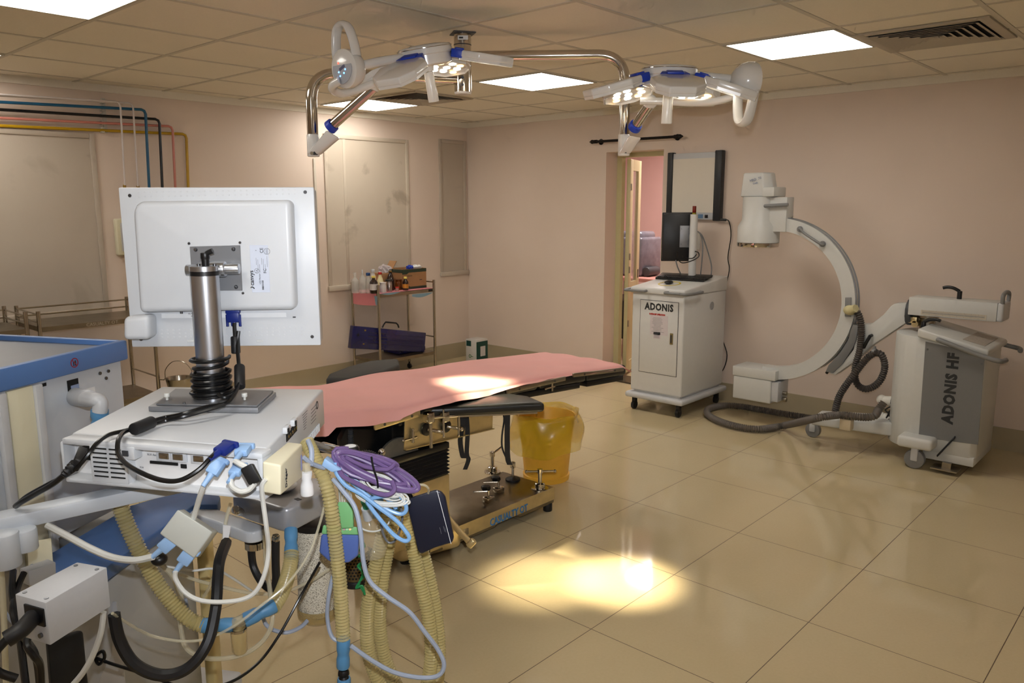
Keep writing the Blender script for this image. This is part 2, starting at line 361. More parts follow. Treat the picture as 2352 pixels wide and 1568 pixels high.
# ---------------------------------------------------------------- door
m_dcream=mat('cream_door_paint',(206,196,150),.4,var=.04)
d=MB().b2((XR+.17,DY1-.055,0.012),(XR+.22,DY1,DZ)).b2((XR+.17,DY0,0.012),(XR+.22,DY0+.03,DZ)).b2((XR+.17,DY0+.03,DZ-.04),(XR+.22,DY1-.055,DZ))
struct(d.build('trim_4',m_dcream))
ly=DY1-.05; xA=XR+.225; 
Md=Matrix.Translation((xA,ly-.02,0))@Matrix.Rotation(math.radians(20),4,'Z')
dr=MB(Md); th=.035; LX=.42; sw=.105
dr.b2((0,-th,.03),(sw,0,DZ-.05),.003).b2((LX-sw,-th,.03),(LX,0,DZ-.05),.003).b2((sw,-th,DZ-.15),(LX-sw,0,DZ-.05)).b2((sw,-th,.78),(LX-sw,0,.88)).b2((sw,-th,.03),(LX-sw,0,.13))
door=struct(dr.build('door_1',m_dcream))
MB(Md).b2((sw,-th*.7,.13),(LX-sw,-th*.3,.78)).build('lower_panel',m_dcream,door)
MB(Md).b2((sw,-th*.6,.88),(LX-sw,-th*.45,DZ-.15)).build('glass',mat('door_glass',(235,240,240),.05,trans=.9,alpha=.5),door)
MB(Md).b2((LX-.06,-th-.004,.90),(LX-.035,-th,.98)).build('lock_plate',m_black,door)
for z in (.5,1.0,1.12,1.75): MB(Md).cyl((.01,-th-.008,z-.03),(.01,-th-.008,z+.03),.006,seg=8).build('hinge',m_steel,door)
# things in the corridor, seen through the doorway
t=thing('covered_machine','grey machine under clear plastic sheeting beyond the doorway','machine',(7.05,4.84,.86))
m_plast=mat('crinkled_plastic_cover',(110,110,120),.16,var=.5,scale=14,bump=.9,bscale=18,coat=.6)
MB().b2((6.95,4.52,.857),(7.35,5.07,1.26),.03,3).b2((7.0,4.56,1.2),(7.3,5.02,1.32),.04,3).build('cover',m_plast,t)
MB().cyl((6.98,4.48,.907),(7.2,4.48,.907),.05,seg=14,bev=.01).build('coiled_base',m_dkgrey,t)
t=thing('side_table','pinkish side table beyond the doorway under the covered machine','table',(7.1,4.6,0))
MB().b2((6.8,4.1,.82),(7.5,5.1,.855),.005).build('tabletop',mat('pink_laminate',(196,140,130),.4),t)
MB().b2((6.85,4.15,.2),(7.45,5.05,.6),.01).build('dark_shelf_box',m_black,t)
for x in (6.83,7.47):
    for y in (4.13,5.07): MB().cyl((x,y,0),(x,y,.82),.015,seg=10).build('leg',m_steel,t)
# ---------------------------------------------------------------- X-ray viewing box
def X3(px,py,off=0): return onx(px,py,XR-off)
za=X3(1548,503).z; zb=X3(1548,354).z; yl=X3(1541,430).y; yr=X3(1662,430).y
t=thing('film_viewer','wall mounted film viewing box with white screen and black side rails','film viewer',(XR-.03,(yl+yr)/2,za))
MB().b2((XR-.045,yr,za),(XR-.001,yl,zb),.004).build('housing',m_lgrey,t)
for a,b_ in ((yl-.042,yl+.006),(yr-.006,yr+.056)): MB().b2((XR-.06,a,za-.01),(XR-.001,b_,zb+.01),.006).build('side_rail',mat('charcoal_rail',(34,36,40),.45),t)
MB().b2((XR-.049,yr+.058,za+.055),(XR-.044,yl-.044,zb-.045)).build('screen',mat('opal_screen',(222,214,200),.35,var=.02),t)
pf=PF((XR-.0465,(yl+yr)/2,za+.026),(0,-1,0),(0,0,1))
s=MB(pf.M).box((.05,0,.001),(.085,.032,.002)).build('control_panel',mat('panel_blue',(96,128,160),.4),t)
MB(pf.M).box((.125,0,.004),(.026,.026,.008),.002).build('rocker_switch',m_black,t)
tag(MB().tube([X3(1664,506,.05),X3(1674,508,.02),X3(1679,540,.015),X3(1672,590,.015),X3(1675,620,.015),X3(1665,670,.015),X3(1663,720,.02),X3(1658,770,.02),X3(1670,815,.02),X3(1660,850,.03),X3(1642,862,.03)],.004,seg=6).tube([X3(1655,504,.05),X3(1668,505,.045)],.010,seg=8).build('viewer_cable',m_cable),'black power cord hanging down the wall from the film viewing box','cord')
q=X3(1602,552); tag(MB().b2((XR-.02,q.y-.03,q.z-.075),(XR-.001,q.y+.03,q.z+.06),.005).build('wall_switch_plate',mat('switch_white',(222,214,200),.4)),'white switch plate on the wall below the film viewer','switch')
# ================================================================== CEILING LAMP
def lamp_head(t,o,Mr,petals,pod_ang,pod,yoke):
    M=Matrix.Translation(o)@Mr
    h=MB(M); h.lathe([(0,.055),(.06,.053),(.112,.046),(.118,.04),(.12,.012),(.112,.008),(.112,-.03),(.09,-.038),(0,-.038)],seg=40)
    hub=h.build('hub',m_lamp,t)
    MB(M).lathe([(.121,.036),(.1225,.036),(.1225,.039),(.121,.039),(.121,.036)],seg=40).build('trim_ring',m_chrome,hub)
    for a in petals:
        Mp=M@Matrix.Rotation(math.radians(a),4,'Z')@Matrix.Translation((.125,0,-.005))@Matrix.Rotation(math.radians(17),4,'Y')
        q=[(.02,-.055),(.10,-.112),(.20,-.100),(.26,-.052),(.26,.052),(.20,.100),(.10,.112),(.02,.055)]
        pb=MB(Mp).prism([(x,y,-.010) for x,y in q],(0,0,.030),.007,3)
        for i in range(len(q)):
            (xa,ya),(xb,yb)=q[i],q[(i+1)%len(q)]; e=V((xb-xa,yb-ya,0)).normalized(); n_=V((-e.y,e.x,0))
            A_,B_=V((xa,ya,0))+n_*.003,V((xb,yb,0))+n_*.003
            pb.hexa([A_+V((0,0,-.020)),B_+V((0,0,-.020)),B_+n_*.006+V((0,0,-.020)),A_+n_*.006+V((0,0,-.020))],[A_,B_,B_+n_*.006,A_+n_*.006])
        p=pb.build('petal',m_lamp,t)
        for i,(x,y) in enumerate([(.06,0),(.10,-.045),(.10,.045),(.14,0),(.145,-.065),(.145,.065),(.185,-.035),(.185,.035),(.225,0)]):
            MB(Mp).cyl((x,y,-.0135),(x,y,-.0095),.0165,seg=16).build('led_lens',m_ledw if i in (0,4,8) else m_led,p)
        c=MB(Mp).prism([(-.015,-.05,-.014),(.035,-.064,-.014),(.035,.064,-.014),(-.015,.05,-.014)],(0,0,.036),.005).box((.02,0,.024),(.04,.07,.01),.004).build('connector',m_vblue,p)
    MB(M).cyl((0,0,-.03),(0,0,-.06),.03,.024,seg=20).cyl((0,0,-.06),(0,0,-.19),.021,.024,seg=20,bev=.004).build('central_handle',m_lamp,t)
    return M
m_led=mat('led_lens',(255,252,240),.4,emit=(255,250,236),es=5); m_ledw=mat('warm_led_lens',(255,220,160),.4,emit=(255,205,130),es=3.5)
m_led.cycles.emission_sampling='NONE'; m_ledw.cycles.emission_sampling='NONE'
c=onz(1062,76,HC); cx,cy=c.x,c.y
t=thing('surgical_lamp','twin headed ceiling surgical lamp with steel column and white petal heads','surgical lamp',(cx,cy,HC-.002))
# z heights on the column
def colz(py):
    return ony(1062,py,cy).z if False else S(1062,py,V((cx,cy,0)).dot(FH)).z
zb=colz(217); zm=colz(152); zj=colz(183); zt=colz(130)
M0=MB().cyl((cx,cy,HC-.003),(cx,cy,zb+.01),.0425,seg=36).build('column',m_chrome,t)
MB().cyl((cx,cy,zb+.012),(cx,cy,zb),.043,.040,seg=36,bev=.003).build('end_cap',m_lamp,M0)
r=MB(); r.cyl((cx,cy,zm+.002),(cx,cy,zm-.002),.0435,seg=36).cyl((cx,cy,HC-.055),(cx,cy,HC-.059),.0435,seg=36)
for z in (zj-.03,HC-.11,zm-.06):
    q=V((cx,cy,z))-FH*.041; r.cyl(q,q-FH*.006,.007,seg=12)
r.build('joint_ring',m_dkgrey,M0)
pl=MB().prism([(cx-.075,cy-.02,HC-.006),(cx+.02,cy-.075,HC-.006),(cx+.075,cy+.02,HC-.006),(cx-.02,cy+.07,HC-.006)],(0,0,.004)).build('ceiling_plate',m_dkgrey,t)
q=V((cx,cy,HC-.03))-FH*.0435; pf=PF(q,RH,(0,0,1)); MB(pf.M).box((.005,0,.002),(.05,.02,.001)).build('sticker',m_white2,M0)
MB(pf.M).box((-.004,0,.003),(.02,.008,.0006)).build('sticker_print',m_text,M0)
Dc=V((cx,cy,0)).dot(FH)
def armtube(pts,r): return MB().tube(pts,r,seg=20,smooth=False)
def bend(a,b,c,rad,n=10):
    u=(a-b).normalized(); w=(c-b).normalized(); out=[]
    for i in range(n+1):
        s=i/n; out.append((b+u*rad)*(1-s)**2+b*2*s*(1-s)+(b+w*rad)*s*s)
    return out
# --- left arm
DL=3.85
A=V((cx,cy,zj)); Bp=S(713,185,DL); Bp.z=zj; Cp=S(713,318,DL); Cp=V((Bp.x,Bp.y,Cp.z))
armtube([A]+bend(A,Bp,Cp,.13)+[Cp],.026).build('swing_arm',m_chrome,t)
J=Cp+V((0,0,-.02)); E=S(862,198,3.72); dE=(E-J).normalized()
k=MB().cyl(Cp+V((0,0,.02)),Cp+V((0,0,-.085)),.029,seg=24,bev=.006); k.hexa(*[[J+V((0,0,-.055))+a for a in ring] for ring in ([RH*-.028-FH*.028,RH*.03-FH*.028,RH*.03+FH*.028,RH*-.028+FH*.028],[dE*.13+V((0,0,.035))+RH*-.02-FH*.024+RH*.0,dE*.13+RH*.035-FH*.024+V((0,0,-.0)),dE*.13+RH*.035+FH*.024,dE*.13+V((0,0,.035))+RH*-.02+FH*.024])],bev=.008)
kj=k.build('knuckle',m_lamp,t); q=J+V((0,0,-.05))-FH*.03; MB().cyl(q,q-FH*.004,.008,seg=12).build('knuckle_bolt',m_steel,kj); MB().box(J+V((0,0,-.05))+RH*.012-FH*.022,(.022,.02,.016),.003).build('knuckle_socket',m_dkgrey,kj)
q=J+dE*.115; MB().cyl(q,q+dE*.03,.033,.031,seg=28,bev=.003).build('blue_collar',m_vblue,t)
MB().cyl(q+dE*.02,E,.0235,seg=24).build('spring_arm',m_chrome,t)
O=S(978,132,3.62)
Mr=Matrix.Rotation(math.atan2(RH.y,RH.x),4,'Z')@Matrix.Rotation(math.radians(-9),4,'Y')@Matrix.Rotation(math.radians(10),4,'X')
M=lamp_head(t,O,Mr,[4,74,150,248],180,None,None)
w=MB().cyl(E-RH*.02-V((0,0,.015)),E+V((0,0,.04)),.034,seg=20,bev=.006).tube([S(858,192,3.66),S(820,206,3.62),S(785,214,3.56),S(765,206,3.5),S(765,195,3.45),S(782,184,3.42)],.018,seg=14).tube([S(825,152,3.42),S(870,142,3.48),S(925,134,3.55),O],.019,seg=14).build('yoke',m_lamp,t)
def pod(C,face,up,loopdir,disp,panel):
    face=face.normalized(); 
    b=MB().lathe([(0,.082),(.04,.074),(.066,.048),(.078,.012),(.078,-.012),(.066,-.02),(0,-.02)],o=C,ax=-face,seg=32)
    hd=b.build('control_pod',m_lamp,t)
    pf=PF(C+face*.0205,face.cross(V((0,0,1)))*-1,V((0,0,1)))
    if disp:
        MB(pf.M).lathe([(0,.0015),(.060,.0015),(.061,0)],seg=32).build('control_panel',mat('panel_grey',(150,152,160),.45),hd)
        MB(pf.M).box((0,.004,.002),(.036,.012,.0008),rot=Matrix.Rotation(math.radians(25),3,'Z')).build('panel_print',mat('navy_print',(40,40,90),.5),hd)
        x=MB(pf.M)
        for u,v in ((-.012,-.028),(.012,-.018),(-.02,-.012),(.02,-.004)): x.cyl((u,v,.0015),(u,v,.003),.0035,seg=10)
        x.build('blue_led',mat('blue_indicator',(80,160,255),.4,emit=(90,170,255),es=4),hd)
        MB(pf.M).cyl((-.022,.024,.0015),(-.022,.024,.003),.004,seg=10).build('red_led',mat('red_indicator',(255,50,30),.4,emit=(255,50,30),es=3),hd)
    # loop handle
    u=loopdir.normalized(); s=face.cross(u).normalized(); c=C-face*.012
    pts=[c+u*.04-s*.062,c+u*.10-s*.056,c+u*.160-s*.036,c+u*.178,c+u*.160+s*.036,c+u*.10+s*.056,c+u*.04+s*.062]
    MB().tube(pts,.014,seg=14,flat=face,rf=lambda L,tt:(.024,.013)).build('loop_handle',m_lamp,t)
fc=(-RH*.60-FH*.76+V((0,0,-.12)))
pod(S(795,158,3.42),fc,None,V((0,0,1))+RH*-.12,True,None)
# --- right arm
DR=4.02
A=V((cx,cy,zt)); Bp=S(1437,152,DR); Bp.z=zt-.0; Cp=S(1437,318,DR); Cp=V((Bp.x,Bp.y,Cp.z))
armtube([A]+bend(A,Bp,Cp,.14)+[Cp],.026).build('swing_arm',m_chrome,t)
J=Cp+V((0,0,-.02)); E=S(1493,240,3.82); dE=(E-J).normalized()
k=MB().cyl(Cp+V((0,0,.02)),Cp+V((0,0,-.085)),.029,seg=24,bev=.006); k.hexa(*[[J+V((0,0,-.055))+a for a in ring] for ring in ([RH*-.028-FH*.028,RH*.03-FH*.028,RH*.03+FH*.028,RH*-.028+FH*.028],[dE*.12+V((0,0,.01))+RH*-.03-FH*.024,dE*.12+RH*.03-FH*.024,dE*.12+RH*.03+FH*.024,dE*.12+V((0,0,.01))+RH*-.03+FH*.024])],bev=.008)
kj=k.build('knuckle',m_lamp,t); MB().box(J+V((0,0,-.045))+RH*.006-FH*.022,(.022,.02,.016),.003).build('knuckle_socket',m_dkgrey,kj)
q=J+dE*.105; MB().cyl(q,q+dE*.03,.033,.031,seg=28,bev=.003).build('blue_collar',m_vblue,t)
MB().cyl(q+dE*.02,E,.0235,seg=24).build('spring_arm',m_chrome,t)
O=S(1537,180,3.55)
Mr=Matrix.Rotation(math.atan2(RH.y,RH.x),4,'Z')@Matrix.Rotation(math.radians(1),4,'Y')@Matrix.Rotation(math.radians(4),4,'X')
M=lamp_head(t,O,Mr,[196,268,340,52,124],0,None,None)
w=MB().ball(E+V((0,0,.012)),.034).tube([S(1470,232,3.78),S(1530,233,3.76),S(1590,236,3.72),S(1640,233,3.66),S(1680,222,3.6),S(1700,205,3.55)],.017,seg=14).tube([O+M.to_3x3()@V((.1,0,.015)),S(1640,178,3.55),S(1705,184,3.5)],.019,seg=14).build('yoke',m_lamp,t)
pod(S(1722,186,3.5),RH*.9+FH*.25,None,V((0,0,-1))+RH*-.06,False,None)
# light cones of the two heads, plus one added beam
def spot(loc,tgt,e,ang,blend,c=(1,.86,.58),sz=.05):
    l=bpy.data.lights.new('lamp_beam','SPOT'); l.energy=e; l.color=c; l.spot_size=math.radians(ang); l.spot_blend=blend; l.shadow_soft_size=sz
    o=bpy.data.objects.new('lamp_beam',l); bpy.context.scene.collection.objects.link(o); o.location=loc; o.rotation_euler=(V(tgt)-V(loc)).to_track_quat('-Z','Y').to_euler()
spot(S(978,132,3.62)-V((0,0,.08)),onz(1110,902,.75),BEAM1,18,1.0)
spot(S(1537,180,3.55)-V((0,0,.08)),onz(1430,1330,0),BEAM2,16,1.0)
spot(S(1590,205,3.55)-V((0,0,.08)),onz(1250,1330,0),BEAM2*.35,17,1.0)  # added extra beam, stretches the floor pool to the left
# ================================================================== TROLLEYS
m_tube=mat('steel_tube',(178,170,156),.22,1,var=.05)
def trolley(t,x0,x1,y0,y1,zt,ztray,zlow,front_rail=False,under=.0):
    for i,(x,y) in enumerate(((x0,y0),(x1,y0),(x0,y1),(x1,y1))):
        l=MB().cyl((x,y,.07),(x,y,zt),.0125,seg=16).build('post',m_tube,t)
        MB().cyl((x,y,.072),(x,y,.05),.009,seg=8).cyl((x-.010,y,.026),(x+.010,y,.026),.026,seg=16,bev=.003).build('caster',m_rubber,l)
    MB().b2((x0,y0-.006,ztray-.03),(x1,y1+.006,ztray)).build('top_shelf',m_worn,t)
    MB().b2((x0,y0-.006,zlow-.03),(x1,y1+.006,zlow)).build('lower_shelf',m_worn,t)
x0,x1,y0,y1=4.315,4.972,5.52,5.90
t=thing('instrument_trolley','steel two shelf trolley in the corner loaded with bottles and a carton','trolley',((x0+x1)/2,(y0+y1)/2,0))
trolley(t,x0,x1,y0,y1,.90,.82,.22)
MB().cyl((x0,y0,.885),(x0,y1,.885),.006,seg=8).cyl((x1,y0,.88),(x1,y1,.88),.006,seg=8).cyl((x0,y1,.885),(x1,y1,.885),.006,seg=8).cyl((x0,y0,.36),(x0,y1,.36),.006,seg=8).cyl((x1,y0,.36),(x1,y1,.36),.006,seg=8).build('side_rail',m_tube,t)
pf=PF((x1-.05,y0-.0065,.806),(1,0,0),(0,0,1)); MB(pf.M).box((0,0,.001),(.05,.022,.001)).build('tag_plate',m_black,t)
# liner paper on the tray
m_pliner=mat('pink_liner',(226,140,146),.7,var=.05); m_bliner=mat('blue_liner',(130,160,178),.7)
zt=.823
g=MB().b2((x0+.01,y0,zt-.001),(x1-.012,y1-.01,zt+.001)); 
def fl(u,v): return V((x0-.008-.012*math.sin(u*3.2)*v, y0+.02+(y1-y0-.04)*u, zt-.105*v-.012*v*math.sin(u*2)))
g.grid(fl,10,5,.001)
ob=g.build('tray_liner',m_pliner); tag(ob,'pink liner sheet spread on the corner trolley top and hanging over its side','liner')
b=MB().grid(lambda u,v:V((x0+.015+.23*u,y0-.009-.003*math.sin(u*9),zt-.001-.018*v*math.sin(u*3.14))),10,2,.001).grid(lambda u,v:V((x1-.28+.25*u,y0-.012,zt-.036-.035*v*math.sin(.6+u*2.4))),10,3,.001).grid(lambda u,v:V((x0-.012-.006*v,y0+.0+.045*(1-v*.6)*u,zt-.02-.08*v)),4,5,.001)
b.build('blue_underside',m_bliner,ob)
# bottles, each a thing
def bottle(name,label,cat,px,y,r,h,neck,mb_,capm,caph=.02,py=None,capr=None,lm=None,lz=(.2,.6),sh=.7,body=None,group='bottles and jars on the corner trolley'):
    X=ony(px,740,y).x; z=zt+.0015
    t=thing(name,label,cat,(X,y,z),group)
    o=MB().lathe([(0,0),(r*.94,0),(r,.006),(r,h*sh),(r*.9,h*(sh+.07)),(neck,h*.93),(neck,h),(0,h)],o=(X,y,z),seg=24).build('body',mb_,t)
    if capm: MB().cyl((X,y,z+h),(X,y,z+h+caph),capr or neck*1.25,seg=18,bev=.0015).build('cap',capm,t)
    if lm: MB().lathe([(r+.0006,h*lz[0]),(r+.0006,h*lz[1])],o=(X,y,z),seg=14,a0=150,a1=330).build('paper_label',lm,t)
    return t
m_clear=mat('clear_plastic_bottle',(226,226,222),.15,alpha=.35,var=.02); m_brown=mat('amber_brown_glass',(40,20,14),.12,coat=.5); m_amber=mat('amber_glass',(120,60,20),.1,alpha=.8)
m_ycap=mat('yellow_cap',(236,214,110),.4); m_bcap=mat('navy_cap',(26,70,130),.4); m_jar=mat('aluminium_jar',(180,165,160),.25,.9)
m_paper=mat('label_paper',(214,206,204),.6)
bottle('squeeze_bottle','clear squeeze bottle at the left end of the corner trolley top','bottle',819,5.72,.035,.15,.011,m_clear,m_clear,.03)
bottle('squeeze_bottle','clear tall bottle with white nozzle, second from left on the corner trolley','bottle',836,5.66,.032,.17,.010,m_clear,m_white,.035,capr=.006)
bottle('water_bottle','clear bottle with navy cap on the corner trolley','bottle',849,5.62,.026,.155,.015,m_clear,m_bcap,.024)
bottle('white_capped_bottle','clear bottle with tall white cap behind the yellow capped brown bottle','bottle',860,5.72,.027,.175,.014,mat('milky_plastic',(214,206,198),.3,alpha=.8),m_white,.022)
t=bottle('brown_bottle','large brown bottle with yellow cap and white label on the corner trolley','bottle',861,5.575,.036,.135,.015,m_brown,m_ycap,.018,lm=m_paper,lz=(.22,.62),capr=.018)
bottle('cream_bottle','cream bottle with red cap on the corner trolley','bottle',876,5.68,.031,.15,.014,mat('cream_bottle_plastic',(232,220,170),.4),m_red,.02,sh=.55)
bottle('dark_bottle','dark brown rounded bottle standing against the carton','bottle',899.5,5.66,.036,.165,.013,m_brown,mat('dark_amber_cap',(120,90,30),.4),.014,sh=.6)
bottle('white_jar','small white jar with faint red print on the corner trolley','jar',882,5.56,.030,.085,.027,m_paper,m_paper,.006,capr=.031)
bottle('metal_jar','shiny metal jar with black lid on the corner trolley','jar',896.5,5.575,.026,.095,.022,m_jar,m_black,.013,capr=.036)
bottle('amber_jar','amber glass jar between metal jar and carton','jar',918,5.64,.034,.09,.03,m_amber,mat('amber_lid',(96,56,22),.4),.008,capr=.034)
bottle('specimen_cup','tiny clear cup with red lid in front of the amber jar','cup',914,5.56,.0165,.03,.015,mat('cloudy_cup',(190,150,140),.3,alpha=.7),m_red,.008,capr=.018)
bottle('brown_bottle_small','small brown bottle with pale yellow cap in front of the carton','bottle',933.5,5.56,.027,.105,.013,m_brown,m_ycap,.018,lm=mat('orange_label',(200,130,40),.5),lz=(.2,.55),capr=.015)
# carton
m_card=mat('brown_cardboard',(166,124,84),.8,var=.08); m_cg=mat('dark_green_band',(44,58,44),.7)
X0=4.66;X1=4.95;Y0=5.60;Y1=5.84;z0=zt+.002;z1=z0+.185
t=thing('open_carton','open brown carton with green bands on the corner trolley','box',((X0+X1)/2,(Y0+Y1)/2,z0))
k=MB()
for a in ((X0,Y0,X1,Y0+.004),(X0,Y1-.004,X1,Y1),(X0,Y0+.004,X0+.004,Y1-.004),(X1-.004,Y0+.004,X1,Y1-.004)): k.b2((a[0],a[1],z0),(a[2],a[3],z1))
k.b2((X0,Y0,z0),(X1,Y1,z0+.004)).hexa([(X0,Y1-.10,z1),(X0+.005,Y1-.10,z1),(X0+.005,Y1,z1),(X0,Y1,z1)],[(X0+.05,Y1-.10,z1+.07),(X0+.055,Y1-.10,z1+.07),(X0+.055,Y1,z1+.07),(X0+.05,Y1,z1+.07)])
k.build('carton',m_card,t)
g=MB()
for za,zb_ in ((z1-.032,z1-.002),(z0,z0+.022)): g.b2((X0-.001,Y0-.001,za),(X1+.001,Y0,zb_)).b2((X0-.001,Y0,za),(X0,Y1,zb_))
for ya,zc in ((X0+.02,z1-.048),): g.prism([(X0+.0,Y0-.001,z1-.03),(X0+.08,Y0-.001,z1-.03),(X0+.05,Y0-.001,z1-.046),(X0+.0,Y0-.001,z1-.046)],(0,.001,0)).prism([(X0,Y0-.001,z0+.02),(X0+.10,Y0-.001,z0+.02),(X0,Y0-.001,z0+.05)],(0,.001,0))
g.build('green_band',m_cg,t)
pf=PF(((X0+X1)/2,Y0-.0015,(z0+z1)/2),(1,0,0),(0,0,1)); MB(pf.M).box((-.06,.03,.0005),(.06,.008,.0005)).build('carton_print',mat('faded_carton_print',(110,84,58),.8),t)
pf2=PF((X1-.07,Y0-.0015,z0+.08),(1,0,0),(0,0,1)); x=MB(pf2.M); x.box((0,0,.0005),(.03,.006,.0005)); x.build('carton_print',m_text,t)
def crumple(name,label,cat,c,s,m,seed,group=None):
    random.seed(seed); q=bmesh.new(); bmesh.ops.create_icosphere(q,subdivisions=3,radius=1)
    for v in q.verts: v.co*=1+random.uniform(-.2,.2)
    q.transform(Matrix.Diagonal((*s,1))); q.transform(Matrix.Translation(V(c))); b=MB(); b.add(q); return tag(b.build(name,m,ang=20),label,cat,group)
crumple('blue_glove','crumpled blue glove poking out of the open carton','glove',(4.80,5.66,z1+.01),(.04,.025,.022),m_vblue,1)
crumple('white_glove','crumpled white glove poking out of the open carton','glove',(4.88,5.66,z1+.008),(.055,.03,.022),m_white2,2)
crumple('plastic_packets','clump of clear plastic packets behind the carton','packets',(4.62,5.80,z0+.17),(.07,.05,.055),mat('clear_packet',(206,196,198),.2,alpha=.75,var=.3,scale=40),3)
tag(MB().b2((4.54,5.74,z0),(4.655,5.86,z0+.15),.003).build('small_carton',m_card),'small brown carton under the plastic packets beside the open carton','box')
# blue splint case on lower shelf
m_case=mat('translucent_navy_plastic',(26,26,84),.22,var=.25,scale=8,alpha=.96,coat=.4)
t=thing('splint_case','translucent navy carry case leaning on the lower trolley shelf','case',(4.6,5.60,.222))
ci=[ony(812,748,5.535),ony(979,764,5.535),ony(975,812,5.535),ony(806,800,5.535)]
ci=[V((p.x,5.535,max(p.z,.225))) for p in ci]
case=MB().prism(ci,(0,.05,.0),.006,2).build('case_shell',m_case,t)
rb=MB(); L_=ci[1]-ci[0]; Dn=ci[3]-ci[0]
for f in (.22,.40,.55,.70): a=ci[0]+Dn*f+L_*.2; b_=ci[0]+Dn*f+L_*.97; rb.tube([a-V((0,.003,0)),b_-V((0,.003,0))],.004,seg=6,smooth=False)
rb.build('moulded_rib',m_case,case)
pfc=PF(ci[0],L_,-Dn)
x=MB(pfc.M); x.box((.06,-.075,.001),(.035,.008,.002)).box((.06,-.075,.001),(.008,.035,.002)).build('cross_emblem',m_black,case)
x=MB(pfc.M)
for v in (-.03,-.15): x.box((.13,v,.002),(.018,.012,.003),.001)
x.build('latch',mat('brass_latch',(150,120,40),.4,.6),case)
a=ony(878,752,5.56);b_=ony(916,752,5.56); h=V((0,0,.045)); MB().tube([a,a+h*.6+V((.02,0,0)),a+h+V((.04,0,0)),b_+h-V((.03,0,0)),b_+h*.6-V((.01,0,0)),b_],.007,seg=8,smooth=False).build('case_handle',m_black,case)
tag(MB().b2((4.62,5.62,.222),(4.94,5.86,.262),.006).build('navy_tray',m_case),'flat navy plastic piece on the lower shelf behind the splint case','tray')
# floor box in the corner
t=thing('carton_box','white and green medical carton standing on the floor in the corner','box',(5.42,5.62,0))
a=onz(1059,772,.33); X0,X1,Y0,Y1=5.46,5.62,5.45,5.60
MB().b2((X0,Y0,0),(X1,Y1,.27),.003).build('carton',mat('glossy_white_card',(206,202,196),.4),t)
MB().b2((X0+.0,Y0-.001,.0),(X1-.0,Y0+.0,.25)).b2((X0-.001,Y1-.075,.2),(X0,Y1-.01,.255)).build('green_print',mat('dark_green_card',(14,62,56),.4),t)
MB().b2((X0+.055,Y0-.002,.10),(X0+.125,Y0-.001,.2)).build('paper_label',m_paper,t)
pf=PF((X0-.001,Y1-.06,.1),(0,-1,0),(0,0,1)); MB(pf.M).lathe([(.012,.0005),(.018,.0005),(.018,.001),(.012,.001),(.012,.0005)],seg=20).box((.03,0,.001),(.03,.005,.001)).build('ring_print',mat('green_ring',(40,110,60),.5),t)
# ---- bucket trolleys on the left
def rails(t,x0,x1,y0,y1,zs):
    m=MB()
    for z in zs:
        for a,b_ in (((x0,y1),(x1,y1)),((x0,y0),(x0,y1)),((x1,y0),(x1,y1))): m.cyl((*a,z),(*b_,z),.0055,seg=8)
    m.build('guard_rail',m_tube,t)
x0,x1,y0,y1=1.60,2.30,5.42,5.84
t=thing('instrument_trolley','long steel trolley with guard rails against the left wall behind the monitor','trolley',((x0+x1)/2,(y0+y1)/2,0))
trolley(t,x0,x1,y0,y1,.945,.845,.30); rails(t,x0,x1,y0,y1,(.875,.925))
MB().cyl((x0,y0,.42),(x0,y1,.42),.0055,seg=8).cyl((x1,y0,.42),(x1,y1,.42),.0055,seg=8).build('lower_rail',m_tube,t)
pf=PF((x0+.37,y0-.007,.83),(1,0,0),(0,0,1)); text('CASUALTY OT.',.030,pf,0,0,mat('faded_paint_marks',(196,186,170),.6),t,'painted_lettering',w=.001)
t=thing('instrument_trolley','steel trolley with guard rails cut off by the left photo edge','trolley',(1.2,5.63,0))
trolley(t,.82,1.53,5.42,5.84,.95,.845,.30); rails(t,.82,1.53,5.42,5.84,(.875,.925))
bc=V((2.42,5.36,.40)); 
t=thing('steel_bucket','small steel bucket hung in a ring beside the bucket trolley','bucket',bc-V((0,0,.14)))
t['label']='small steel bucket with wire handle hung on the trolley behind the monitor'
MB().lathe([(.0,-.14),(.06,-.14),(.09,0),(.095,.002),(.088,.0),(.058,-.135),(0,-.135)],o=bc,seg=28).build('pail',m_tube,t)
MB().tube([bc+V((-.066,.066,0)),bc+V((-.062,.062,.06)),bc+V((-.025,.025,.115)),bc+V((.025,-.025,.115)),bc+V((.062,-.062,.06)),bc+V((.066,-.066,0))],.003,seg=6).tube([V((2.30,5.42,.40)),bc+V((-.095,.02,0))],.005,seg=6,smooth=False).build('bail_handle',m_tube,t)
